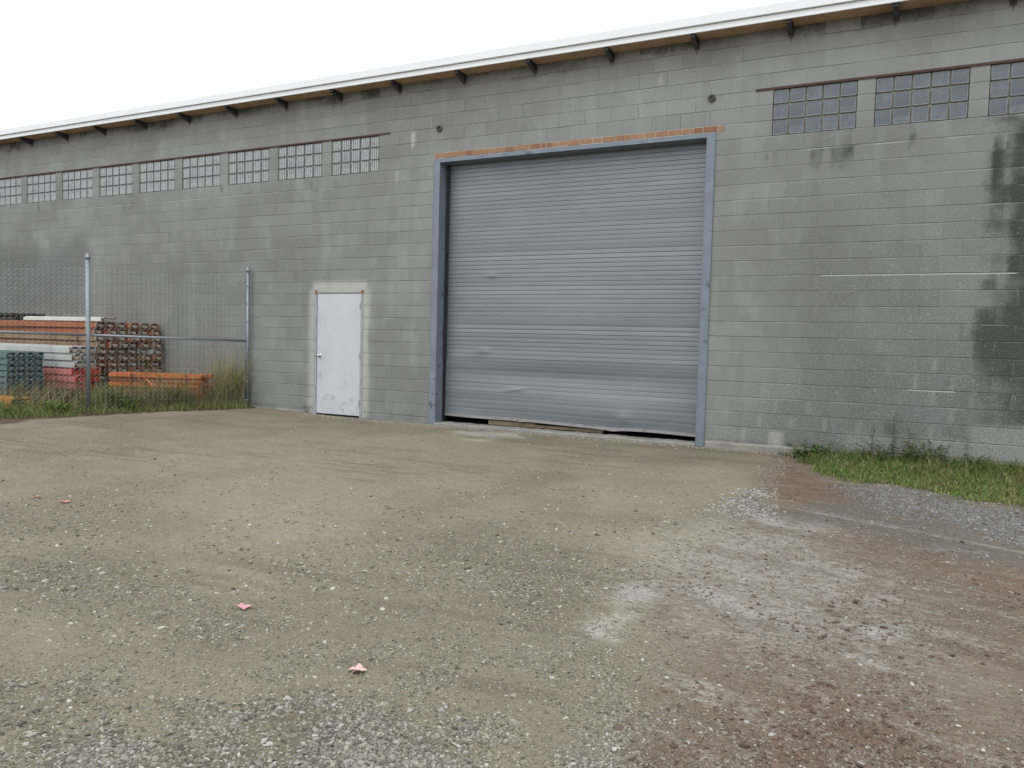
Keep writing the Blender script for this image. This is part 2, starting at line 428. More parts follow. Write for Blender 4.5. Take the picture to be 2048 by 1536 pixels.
# footing ledge
def strip(name, x0, x1, y0, y1, z0, z1, mat, n=40, amp=.01, parent=None):
    mb = MB(); P = []
    for i in range(n+1):
        x = x0+(x1-x0)*i/n
        a = amp*(random.random()-.5); b = amp*(random.random()-.5)
        P.append(((x, y0+a, z0), (x, y0+a*1.2, z1-.02+b), (x, y0+.015+a, z1+b), (x, y1, z1+b)))
    for i in range(n):
        for k in range(3): mb.quad(P[i][k], P[i+1][k], P[i+1][k+1], P[i][k+1])
    mb.quad(*P[0]); mb.quad(*P[-1][::-1])
    return mb.build(name, mat, parent, smooth=False)
strip("footing", 3.36, 4.75, -.045, .001, -.1, .085, M_conc, 50, .012, bld)
strip("footing", -6.6, -3.75, -.05, .001, -.1, .055, M_conc, 60, .02, bld)
strip("threshold", -1.02, 3.22, -.06, .202, -.1, .035, M_conc, 90, .012, bld)

# roof edge
mb = MB(); mb.box((XL-.3, -.31, WT-.015), (XR+.3, -.285, WT+.062)); mb.build("fascia", M_white, bld, bevel=.004)
mb = MB()
n = 34
for i in range(n):
    a = XL-.3 + (XR-XL+.6)*i/n; b = XL-.3 + (XR-XL+.6)*(i+1)/n
    mb.quad((a,-.345,WT+.070),(b,-.345,WT+.070),(b,-.35,WT+.180),(a,-.35,WT+.180))
    mb.quad((a,-.35,WT+.180),(b,-.35,WT+.180),(b,-.20,WT+.20),(a,-.20,WT+.20))
    mb.quad((a,-.345,WT+.070),(a,-.283,WT+.066),(b,-.283,WT+.066),(b,-.345,WT+.070))
mb.build("roof_edge_trim", M_white, bld)
mb = MB()
mb.quad((XL-.3,-.2,WT+.199),(XR+.3,-.2,WT+.199),(XR+.3,9,WT+.75),(XL-.3,9,WT+.75)); mb.quad((XL-.3,9,WT+.75),(XR+.3,9,WT+.75),(XR+.3,18.5,WT+.2),(XL-.3,18.5,WT+.2))
mb.quad((XL-.3,-.2,WT+.199),(XL-.3,9,WT+.75),(XL-.3,18.5,WT+.2),(XL-.3,18.5,WT),(XL-.3,-.2,WT+.05)); mb.quad((XR+.3,-.2,WT+.199),(XR+.3,-.2,WT+.05),(XR+.3,18.5,WT),(XR+.3,18.5,WT+.2),(XR+.3,9,WT+.75))
mb.quad((XL-.3,.02,WT+.002),(XR+.3,.02,WT+.002),(XR+.3,18.4,WT+.002),(XL-.3,18.4,WT+.002))
mb.build("roof", M_white, bld)
mb = MB(); mb.box((XL-.3, -.285, WT-.004), (XR+.3, .1, WT+.02)); mb.build("soffit", M_ply, bld)

# eave brackets, 4 ft apart
def bracket():
    mb = MB(); t = .008; o = -.268
    mb.box((-.03, o, WT-.022), (.03, -.002, WT-.0045))
    for s in (-1, 1):
        pass
    P = [(-t, o, WT-.022), (-t, -.002, WT-.022), (-t, -.002, WT-.115), (-t, -.03, WT-.115), (-t, o, WT-.05)]
    mb.quad(*P); mb.quad(*[(t, p[1], p[2]) for p in P][::-1])
    mb.quad((-.03, o, WT-.05), (.03, o, WT-.05), (.03, -.03, WT-.117), (-.03, -.03, WT-.117))
    mb.quad((-.03, o, WT-.044), (-.03, -.03, WT-.111), (.03, -.03, WT-.111), (.03, o, WT-.044))
    mb.quad((-.03, o, WT-.022), (.03, o, WT-.022), (.03, o, WT-.05), (-.03, o, WT-.05))
    mb.box((-.035, -.012, WT-.14), (.035, -.001, WT-.03))
    mb.quad((-.008, -.004, WT-.14), (.008, -.004, WT-.14), (.004, -.004, WT-.20), (-.003, -.004, WT-.20))
    return mb
b0 = bracket().build("eave_bracket", M_darkst, bld)
b0.location = (.600-18*1.2185, 0, 0)
for i in range(1, 28):
    c = b0.copy(); COL.objects.link(c); c.parent = bld; c.location = (.600+(i-18)*1.2185, 0, 0)

# window lintels, brick lintel
mb = MB(); mb.box((XL, -.012, GZ-.012), (-2.02, .05, GZ+.014)); mb.build("steel_lintel", M_rust, bld)
mb = MB(); mb.box((3.84, -.012, GZ-.014), (XR, .05, GZ+.016)); mb.build("steel_lintel", M_rust, bld)
mb = MB()
x = -1.145; k = 0
while x < 3.44:
    L = min(random.choice((.19, .195, .2, .1, .2, .15)), 3.445-x)
    j = random.uniform(-.003, .003)
    mb.box((x+.004, -.006+j, 4.290+random.uniform(-.002,.002)), (x+L-.004, .02, 4.366+random.uniform(-.003,.003))); x += L
mb.build("brick_lintel", M_brick, bld, bevel=.003)
M_mort = worn("pale_mortar", (.42,.405,.37), (.33,.32,.29), 10, .95, bump=.5)
mb = MB(); mb.box((-1.15, -.003, 4.281), (3.40, .018, 4.374)); mb.build("mortar_bed", M_mort, bld)

# glass block windows
def glass_mat(name, base, dark, line, rib, strength):
    t = NT(name, .12, .6)
    o = t.sep(t.co())
    wv = t.math('SINE', t.math('MULTIPLY', o[0], 2*math.pi/rib))
    blk = t.n("ShaderNodeTexVoronoi")
    cmb = t.n("ShaderNodeCombineXYZ"); t.put(cmb.inputs[0], t.math('FLOOR', t.math('DIVIDE', o[0], S))); t.put(cmb.inputs[1], t.math('FLOOR', t.math('DIVIDE', o[2], S)))
    wn = t.n("ShaderNodeTexWhiteNoise"); wn.noise_dimensions = '3D'; t.put(wn.inputs["Vector"], cmb.outputs[0])
    c = t.mix(wn.outputs[0], base, dark)
    c = t.mix(t.math('MULTIPLY', t.ss(.35, .65, t.noise(5, 3, .6, t.scale((3,1,1)))), .6), c, dark)
    c = t.mix(t.ss(.2, .95, t.math('ADD', wv, t.math('MULTIPLY', t.math('SUBTRACT', t.noise(9, 2), .5), 1.2)), 0, strength), c, line)
    return t.out(c, t.bump(t.math('ADD', wv, t.math('MULTIPLY', t.noise(14, 2), 1.0)), .5, .004))
M_glassR = glass_mat("blue_glass_block", (.115,.135,.155), (.06,.075,.09), (.17,.19,.20), .0235, .3)
M_glassL = glass_mat("fluted_glass_block", (.19,.20,.195), (.09,.098,.095), (.56,.58,.57), .040, .8)  # pale rib stripes paint the sky's reflection into the glass colour
M_rim = worn("glass_block_rim", (.22,.235,.225), (.15,.16,.15), 20, .35, 0, .5)
def window(u, mat, mort, name="window"):
    x0 = 0.0; z0 = GZ-3*S; root_x = u*S
    f = MB(); f.box((0.002, .030, z0+.002), (5*S-.002, .10, GZ-.002))
    fr = f.build(name, mort, bld); fr.location = (root_x, 0, 0)
    g = MB(); r = MB()
    for i in range(5):
        for j in range(3):
            a = i*S+.007; b = (i+1)*S-.007; c = z0+j*S+.007; e = z0+(j+1)*S-.007
            if j == 2: e -= .012
            d = .016; y0 = .012; y1 = .006
            # rounded rim
            def ring(ins, y, rad):
                P = []
                for (cx, cz, a0) in ((b-ins-rad, e-ins-rad, 0), (a+ins+rad, e-ins-rad, 90), (a+ins+rad, c+ins+rad, 180), (b-ins-rad, c+ins+rad, 270)):
                    for k in range(3):
                        an = math.radians(a0+45*k); P.append((cx+rad*math.cos(an), y, cz+rad*math.sin(an)))
                return P
            R = [ring(0, .031, .014), ring(0, .013, .014), ring(.006, .006, .014), ring(.013, .008, .012)]
            for q in range(3):
                for k in range(12):
                    A = R[q]; B = R[q+1]; kk = (k+1) % 12
                    r.quad(A[k], B[k], B[kk], A[kk])
            g.quad(*R[3][::-1])
    gg = g.build("glass_face", mat, fr); rr = r.build("glass_rim", M_rim, fr, smooth=True)
    return fr
M_mort1 = worn("pale_window_mortar", (.47,.465,.44), (.38,.375,.355), 12, .95, bump=.4)
M_mort2 = worn("window_mortar", (.29,.275,.24), (.20,.19,.17), 12, .95, bump=.4)
for grp, mat, mort in ((win_u[:11], M_glassL, M_mort1), (win_u[11:], M_glassR, M_mort2)):
    proto = window(grp[0], mat, mort)
    for u in grp[1:]:
        c = proto.copy(); COL.objects.link(c); c.parent = bld; c.location = (u*S, 0, 0)
        for ch in proto.children:
            d = ch.copy(); COL.objects.link(d); d.parent = c

# vent pipe ends above the roller door
for (x, z) in ((-1.065, GZ-.018), (3.265, GZ-.035)):
    t_ = MB()
    N = 20
    prof = [(.052, 0), (.052, -.02), (.046, -.028), (.030, -.028), (.026, -.02), (.026, .05)]
    for q in range(len(prof)-1):
        for k in range(N):
            a = 2*math.pi*k/N; b = 2*math.pi*(k+1)/N
            f = lambda rr, an, y: (x+rr*math.cos(an), y, z+rr*math.sin(an))
            t_.quad(f(prof[q][0], a, prof[q][1]), f(prof[q+1][0], a, prof[q+1][1]), f(prof[q+1][0], b, prof[q+1][1]), f(prof[q][0], b, prof[q][1]))
    pc = t_.build("pipe_collar", M_darkst, bld, smooth=False)
    t2 = MB(); t2.tube([(x, -.005, z), (x, -.018, z)], .012, 8); t2.build("bolt", M_rust, pc)

# ------------------------------------------------------------------ roller door
FX0, FX1, IX0, IX1, FT, IT = -1.150, 3.337, -1.035, 3.222, 4.280, 4.222
mb = MB()
def frame_side(x0, x1, inner):
    b = MB()
    b.box((x0, -.018, -.02), (x1, -.004, FT))                       # outer plate
    xi = x1 if inner > 0 else x0
    b.box((xi-.006, -.0185, -.02), (xi+.006, .20, IT+.02))          # reveal plate
    return b
rd = MB(); rd.box((FX0, -.0195, FT-.004), (FX1, -.003, FT-.0005)); 
door_root = bpy.data.objects.new("roller_door", None); COL.objects.link(door_root); door_root.parent = bld
mb = MB(); mb.box((FX0, -.018, -.02), (IX0, -.004, FT)); mb.box((IX0-.008, -.0205, -.02), (IX0+.002, .20, IT+.01)); mb.box((FX0-.002, -.0205, -.02), (FX0+.008, .0, FT)); mb.build("jamb", M_steel, door_root, bevel=.002)
mb = MB(); mb.box((IX1, -.018, -.02), (FX1, -.004, FT)); mb.box((IX1-.002, -.0205, -.02), (IX1+.008, .20, IT+.01)); mb.box((FX1-.008, -.0205, -.02), (FX1+.002, .0, FT)); mb.build("jamb", M_steel, door_root, bevel=.002)
mb = MB(); mb.box((IX0, -.017, IT), (IX1, -.004, FT-.001)); mb.box((IX0+.002, -.0195, IT-.004), (IX1-.002, .20, IT+.006)); mb.build("frame_head", M_steel, door_root, bevel=.002)
M_guide = worn("dark_guide_steel", (.03,.032,.036), (.05,.05,.055), 8, .6, .4)
mb = MB(); mb.box((IX0+.004, .185, 1.05), (IX0+.05, .215, IT)); mb.box((IX0+.004, .2, .0), (IX0+.022, .30, IT)); mb.build("guide_track", M_guide, door_root)
mb = MB(); mb.box((IX1-.045, .185, .0), (IX1-.004, .215, IT)); mb.box((IX1-.022, .2, .0), (IX1-.004, .30, IT)); mb.build("guide_track", M_guide, door_root)
mb = MB(); mb.box((DOOR[0]-.1, .33, IT-.05), (DOOR[1]+.1, .75, 4.75)); mb.build("hood", M_guide, door_root)

def curtain_mat():
    t = NT("grey_slat_metal", .42, .5, .35)
    (a1, a2, a3), _ = t.attr("A")
    c = t.mix(t.ss(.3, .7, t.noise(1.2, 4, .6, t.scale((.5,1,2)))), (.208,.231,.248), (.180,.200,.216))
    c = t.mix(a1, c, (.20,.205,.21))
    c = t.mix(t.math('MULTIPLY', t.ss(.5,.75,t.noise(6,5,.7,t.scale((.3,1,3)))), .35), c, (.20,.19,.18))
    c = t.mix(t.math('MULTIPLY', t.ss(.72,.78,t.noise(18,5,.75,t.scale((.6,1,1.5)))), .7), c, (.45,.47,.48))
    c = t.mix(a2, c, (.035,.037,.04))
    r = t.math('ADD', t.math('MULTIPLY', t.noise(5, 4, .6), .25), .30)
    return t.out(c, t.bump(t.noise(30, 4), .08, .004), r)
M_curt = curtain_mat()
def build_curtain():
    p = .0676; ztop = 4.35
    nx = 130
    x = np.linspace(IX0+.03, IX1-.03, nx)
    def zbot(x): return .135 + (.095-.135)*(x-IX0)/(IX1-IX0) + .012*np.exp(-((x-1.9)/.25)**2)*-1 + .006*np.sin(x*3.1)
    rows = []; A = []
    nsl = int((ztop-.09)/p)
    r_ = np.random.default_rng(11)
    tilt = r_.normal(0, .0006, nsl)
    def bow(x, z):
        xx = (x-IX0)/(IX1-IX0)
        b = -.03*np.sin(math.pi*np.clip(xx,0,1))*np.exp(-((z-1.55)/.9)**2)
        b += -.035*np.exp(-((z-.35)/.22)**2)*np.exp(-((xx-.62)/.3)**2)
        b += .02*np.exp(-((z-.85)/.15)**2)*np.sin(math.pi*np.clip(xx,0,1))
        b += .012*(fbm(x, z*2.5, .8, 3, 5)-.5)*sstep(3.4, 2.2, z)
        b += -.012*np.exp(-((z-1.22)/.05)**2-((x+.28)/.12)**2) + .010*np.exp(-((z-1.05)/.10)**2-((x+.45)/.15)**2)
        b += -.012*np.exp(-((z-2.42)/.04)**2-((x+.18)/.10)**2) - .012*np.exp(-((z-.62)/.03)**2-((x-.28-(z-.62)*3)/.14)**2)
        b += -.014*np.exp(-((z-.28)/.10)**2-((x-2.1)/.12)**2)
        return b
    for i in range(nsl):
        zt = ztop-i*p
        wav = 0
        tl = tilt[i]
        zc = zt-p/2
        # slat leaning bands seen on the photographed door
        for (zb, wd, am) in ((2.93, .04, .0045), (2.81, .035, .0045), (2.72, .04, -.004), (1.70, .05, .006), (1.57, .05, -.006), (2.2, .05, -.003), (1.9, .04, .003), (1.15, .06, -.005), (.95, .07, .004), (.45, .1, .004), (3.3,.1,.002), (.62,.05,-.003)):
            tl += .7*am*math.exp(-((zc-zb)/wd)**2)
        crease = 1.0 if zt > 1.25 else (.85 if i % 3 == 0 else .35)
        for (dz, dy, g) in ((0, .0022*crease, .9), (-.0045, .0022*crease, .9), (-.0070, 0, .0), (-.022, -.0010, 0), (-.045, -.0012, 0), (-.0645, -.0006, 0)):
            rows.append((zt+dz, dy + tl*(-dz/p-.5)*2, g*crease))
    zs = np.array([r[0] for r in rows]); ok = zs > .12
    rows = [r if r[0] > .235 else (r[0], 0, 0) for r, k in zip(rows, ok) if k]
    V = []; At = []
    for (z, dy, g) in rows:
        zz = np.full(nx, z)
        # lowest slats follow the bent bottom bar
        k = np.clip((.9-z)/.75, 0, 1)**2
        zz = zz + k*(zbot(x)-.135+.0)
        V.append(np.stack([x, .245+dy+bow(x, zz), zz], 1))
        dirt = np.clip(.5*sstep(.5,.75,fbm(x*.4, zz*6, 1.5, 3, 9))*(1 if z < 1.7 else .3), 0, 1)
        dirt = np.maximum(dirt, .5*np.exp(-((z-1.12)/.06)**2)*np.ones(nx)*sstep(.35,.6,fbm(x, zz, 1.2, 3, 2)))
        At.append(np.stack([dirt, np.full(nx, g*.72), np.zeros(nx)], 1))
    nr = len(rows); V = np.concatenate(V); At = np.concatenate(At)
    i, j = np.meshgrid(np.arange(nx-1), np.arange(nr-1)); a = (j*nx+i).ravel()
    F = np.stack([a, a+nx, a+nx+1, a+1], 1)
    np_mesh("curtain", V, F, M_curt, door_root, False, {"A": At})
    # bottom bar, bent
    mb = MB(); P = []
    for xx in np.linspace(IX0+.03, IX1-.03, 90):
        zb = float(zbot(xx)); kink = .02*math.exp(-((xx-.40)/.05)**2)+.016*math.exp(-((xx-1.93)/.08)**2)
        y = .245+float(bow(np.array([xx]), np.array([.17]))[0])-.006-kink
        P.append([(xx, y+.012, zb+.045), (xx, y, zb+.04), (xx, y-.004, zb-kink*.5), (xx, y+.05, zb-kink*.4), (xx, y+.05, zb+.01)])
    for a, b in zip(P[:-1], P[1:]):
        for k in range(4): mb.quad(a[k], a[k+1], b[k+1], b[k])
    mb.build("bottom_bar", M_bar, door_root)
M_bar = worn("scuffed_bottom_bar", (.30,.29,.28), (.24,.235,.235), 9, .6, .2, .4, rust=(.22,.12,.07), rust_amt=.45)
build_curtain()
mb = MB(); mb.box((DOOR[0]+.01, .62, -.1), (DOOR[1]-.01, .66, .30)); 
M_wood = worn("old_plank", (.30,.24,.14), (.20,.16,.10), 7, .85)
# planks lying behind the gap: loose things
def plank(x0, x1, y, z0, z1, label, rot=0.0):
    b = MB(); L = (x1-x0)/2; b.box((-L, -.045, 0), (L, .045, z1-z0))
    o = b.build("wood_plank", M_wood, None, bevel=.003); o.location = ((x0+x1)/2, y, z0); o.rotation_euler = (0, 0, rot)
    return tag(o, label, "plank", "planks lying in the gap under the roller door")
plank(-.20, .62, .33, .036, .105, "short yellowish wood plank under the roller door, nearer its left jamb", .02)
plank(.60, 1.75, .335, .036, .082, "longer thin wood plank in the gap under the middle of the roller door", -.01)

# ------------------------------------------------------------------ personnel door
M_dgrey = None
def door_paint():
    t = NT("light_grey_door_paint", .5, .4)
    c = t.mix(t.ss(.35,.65,t.noise(1.5,4)), (.52,.54,.57), (.48,.50,.53))
    o = t.sep(t.co())
    low = t.ss(1.4, .3, o[2]); sm = t.ss(.52,.68,t.noise(5,5,.7)); c = t.mix(t.math('MULTIPLY', t.math('MULTIPLY', low, sm), .75), c, (.30,.30,.285))
    c = t.mix(t.math('MULTIPLY', t.ss(.66,.71,t.noise(11,5,.75)), .6), c, (.24,.235,.225))
    return t.out(c, t.bump(t.noise(4,3), .06, .01))
M_dgrey = door_paint()
M_frame = worn("door_frame_grey", (.36,.37,.39), (.27,.28,.295), 7, .6, 0, .4, rust=(.16,.10,.07), rust_amt=.36, bump=.15)
pd = bpy.data.objects.new("door", None); COL.objects.link(pd); pd.parent = bld
DX0, DX1, DT = -3.525, -2.572, 2.150
mb = MB(); mb.box((DX0+.003, .004, .03), (DX1-.003, .048, DT-.004)); mb.build("door_leaf", M_dgrey, pd, bevel=.003)
mb = MB()
mb.box((DX0-.048, -.010, -.03), (DX0, .12, DT+.012)); mb.box((DX1, -.010, -.03), (DX1+.048, .12, DT+.012)); mb.box((DX0, -.009, DT), (DX1, .12, DT+.012))
mb.build("door_frame", M_frame, pd, bevel=.004)
mb = MB(); mb.box((DX0, .055, 0), (DX1, .1, DT)); mb.build("door_stop", M_guide, pd)
M_chrome = worn("knob_chrome", (.62,.62,.63), (.5,.5,.51), 9, .22, .95, .5, bump=.02)
kn = MB(); kx, kz = -3.455, 1.05
kn.tube([(kx, .006, kz), (kx, -.004, kz)], .033, 18); kn.tube([(kx, -.004, kz), (kx, -.03, kz)], .012, 12)
kn.tube([(kx, -.028, kz), (kx, -.034, kz), (kx, -.05, kz), (kx, -.062, kz), (kx, -.068, kz)], [.016, .026, .029, .024, .012], 16)
kn.build("knob", M_chrome, pd, smooth=True)
for hz in (1.92, 1.07, .25):
    h = MB(); h.tube([(DX1-.002, -.012, hz-.055), (DX1-.002, -.012, hz+.055)], .009, 8); h.box((DX1-.03, -.0, hz-.05), (DX1-.004, .0035, hz+.05))
    h.build("hinge", M_frame, pd)
M_rusto = worn("orange_rust", (.30,.13,.05), (.20,.08,.035), 30, .9, bump=.5)
for cx in (DX0-.025, DX1+.03):
    r = MB(); pts = []
    for k in range(14):
        an = 2*math.pi*k/14; rr = random.uniform(.018, .042); pts.append((cx+rr*math.cos(an)*.8, -.0125, DT+.01+rr*math.sin(an)*1.2))
    r.quad(*pts[::-1]); pts2 = [(a, -.009, c) for a, b, c in pts]
    for k in range(14): r.quad(pts[k], pts[(k+1)%14], pts2[(k+1)%14], pts2[k])
    r.build("rust_patch", M_rusto, pd)

# ------------------------------------------------------------------ ground
PG = lambda L: [gpt(*q) for q in L]
soil_poly = PG([(1548,898),(1600,905),(1650,948),(1760,970),(2048,1015),(2300,1060),(2300,1700),(1250,1700),(1240,1500),(1330,1400),(1330,1250),(1270,1180),(1330,1120),(1430,1060),(1510,1015),(1522,960),(1536,930)])
brown1 = PG([(1550,900),(1600,908),(1640,950),(1760,985),(1700,1010),(1560,1000),(1525,990),(1540,940)])
brown2 = PG([(1330,1420),(1480,1330),(1700,1370),(1900,1450),(2100,1560),(2100,1700),(1200,1700),(1260,1480)])
brown3 = PG([(1600,1060),(1800,1050),(2048,1130),(2200,1190),(2048,1200),(1800,1130),(1650,1110)])
greyz = PG([(1540,1010),(1700,985),(1900,1030),(2200,1110),(2200,1150),(1900,1120),(1700,1060),(1560,1040)])
stripg = PG([(1690,968),(1780,966),(1900,985),(2048,1012),(2200,1045),(2200,1110),(2048,1080),(1900,1040),(1760,1010)])
whiteg = PG([(1425,1022),(1450,1000),(1490,985),(1522,978),(1530,1000),(1520,1025),(1470,1032)])
dust = [(PG(q), s) for q, s in (
    ([(1180,1240),(1230,1190),(1290,1150),(1350,1120),(1370,1140),(1300,1190),(1240,1240),(1200,1275)], .9),
    ([(1330,1150),(1420,1165),(1520,1200),(1600,1240),(1580,1262),(1480,1235),(1380,1195)], .75),
    ([(1420,1190),(1500,1230),(1570,1300),(1500,1300),(1430,1250)], .5),
    ([(1712,1190),(1780,1180),(1790,1250),(1760,1330),(1700,1310)], .95),
    ([(1640,1122),(1700,1125),(1760,1140),(1740,1155),(1660,1145)], .85),
    ([(1500,1020),(1560,1030),(1680,1050),(1760,1075),(1620,1065),(1500,1050)], .7),
    ([(1330,1060),(1430,1040),(1500,1100),(1600,1120),(1560,1150),(1430,1110)], .35),
    ([(1740,1340),(1800,1350),(1830,1400),(1760,1390)], .5),
    ([(1000,1300),(1080,1290),(1090,1340),(1010,1340)], .35),
    ([(900,862),(1040,866),(1060,876),(930,874)], .85), ([(935,878),(985,880),(980,886),(935,884)], .8))]
broad = PG([(1300,1090),(1480,1030),(1650,1060),(1790,1150),(1800,1290),(1620,1330),(1450,1270),(1330,1200)])
fine = [(PG(q), s) for q, s in (
    ([(300,880),(900,870),(1150,900),(1000,960),(700,1060),(420,1080),(330,990)], .6),
    ([(430,1020),(640,990),(660,1080),(480,1090)], .9), ([(360,1120),(560,1110),(560,1180),(380,1170)], .8),
    ([(1150,920),(1500,930),(1500,980),(1350,1040),(1180,1020)], .7), ([(0,1220),(90,1210),(110,1290),(0,1330)], .7),
    ([(880,900),(1060,890),(1120,930),(950,960)], .5))]
grav = [(PG(q), s) for q, s in (
    ([(860,1060),(1000,1030),(1200,1090),(1240,1170),(1120,1260),(950,1230),(820,1160)], .9),
    ([(0,1420),(300,1450),(560,1380),(900,1440),(1020,1560),(1020,1700),(0,1700)], .9),
    ([(0,1120),(170,1080),(400,1140),(520,1230),(420,1300),(250,1230),(0,1240)], .75),
    ([(600,1140),(760,1110),(880,1150),(700,1190)], .6), ([(-200,1240),(200,1330),(420,1400),(300,1480),(-200,1480)], .7))]
litter = PG([(-300,905),(0,856),(120,838),(250,828),(480,814),(505,810),(520,806),(-300,806)])
grass_poly = PG([(1570,893),(1640,942),(1700,958),(1800,970),(2048,1012),(2250,1055)]) + [(12, -2.6), (12, .0), (4.4, .0)]
yard_poly = [(-5.06, .1), (-5.15, -.12), (-5.7, -1.9), (-5.6, -3.2), (-6.1, -5.2), (-9, -14), (-30, -14), (-30, .1)]

def fields(x, y):
    n1 = fbm(x, y, .9, 4, 11); n2 = fbm(x, y, 3.1, 4, 12); n3 = fbm(x, y, 9, 3, 13)
    wob = (n2-.5)*.35+(n3-.5)*.12
    f = {}
    f['soil'] = sstep(-.16, .16, poly_sd(x, y, soil_poly)+wob*.8)
    br = sstep(-.15, .25, poly_sd(x, y, brown1)+wob)
    br = np.maximum(br, .9*sstep(-.35, .5, poly_sd(x, y, brown2)+wob*1.6)); br = np.maximum(br, .75*sstep(-.2, .25, poly_sd(x, y, brown3)+wob))
    br = np.maximum(br, .5*f['soil']*sstep(.45, .65, n1))
    f['brown'] = br
    f['grey'] = sstep(-.15, .2, poly_sd(x, y, greyz)+wob)
    f['strip'] = sstep(-.28, .30, poly_sd(x, y, stripg)+wob*1.2)
    f['whiteg'] = sstep(-.2, .16, poly_sd(x, y, whiteg)+wob*.9)
    d = np.zeros(x.shape)
    for P, s in dust: d = np.maximum(d, 1.0*s*sstep(-.22, .22, poly_sd(x, y, P)+wob*1.3))
    strk = fbm((x*.9+y*.25)*1.0, (y*.9-x*.3)*7, 1.4, 4, 21)
    d = np.maximum(d, .38*f['soil']*sstep(.55, .75, strk))
    f['dust'] = d
    a_, b_ = np.array(gpt(350, 945)), np.array(gpt(900, 1010)); u_ = (b_-a_)/np.linalg.norm(b_-a_)
    al = x*u_[0]+y*u_[1]; ac = -x*u_[1]+y*u_[0]
    r1 = sstep(.60, .72, fbm(al*.5, ac*9+.4*np.sin(al*.7), 1.0, 3, 51))*sstep(.45, .6, fbm(x, y, .7, 2, 52))
    a_, b_ = np.array(gpt(1400, 1110)), np.array(gpt(1950, 1260)); u_ = (b_-a_)/np.linalg.norm(b_-a_)
    al = x*u_[0]+y*u_[1]; ac = -x*u_[1]+y*u_[0]
    r2 = sstep(.55, .70, fbm(al*.6, ac*8, 1.0, 4, 53)); r3 = sstep(.58, .74, fbm(al*.7, ac*9, 1.0, 4, 54))
    f['rut'] = np.clip(r1*(1-f['soil'])*.8+r2*f['soil']*.7, 0, 1)
    f['dust'] = np.maximum(f['dust'], .62*sstep(-.9, .5, poly_sd(x, y, broad)+wob*1.5))
    f['dust'] = np.maximum(f['dust'], .75*r3*f['soil']*(1-.6*br))
    g = np.full(x.shape, .28)+.35*sstep(.45, .7, n1)
    for P, s in grav: g = np.maximum(g, s*sstep(-.3, .3, poly_sd(x, y, P)+wob*1.2))
    fi = .35*sstep(.5, .7, fbm(x, y, 1.4, 4, 31))
    for P, s in fine: fi = np.maximum(fi, s*sstep(-.25, .25, poly_sd(x, y, P)+wob*1.2))
    f['fine'] = fi*(1-f['soil'])
    f['grav'] = np.clip(g*(1-.75*fi), 0, 1)
    f['yard'] = sstep(-.1, .12, poly_sd(x, y, yard_poly)+wob*.7)
    f['grass'] = sstep(-.12, .12, poly_sd(x, y, grass_poly)+wob*.9)
    return f
def gheight(x, y):
    z = (fbm(x, y, .35, 3, 41)-.5)*.05 + (fbm(x, y, 1.6, 3, 42)-.5)*.022 + (fbm(x, y, 7, 3, 43)-.5)*.008
    fade = sstep(0.0, 1.2, -y)
    z = z*(.25+.75*fade)
    z += .045*sstep(-3.0, -4.6, x)*sstep(-7, -3, y)
    z += .045*sstep(3.9, 5.5, x)*sstep(-1.6, -.3, y)
    # soil side lies a little lower than the filled pad
    sd_ = poly_sd(x, y, soil_poly)
    z -= .03*sstep(-.12, .12, sd_)*sstep(-7.5, -5.5, y)
    return z - .004

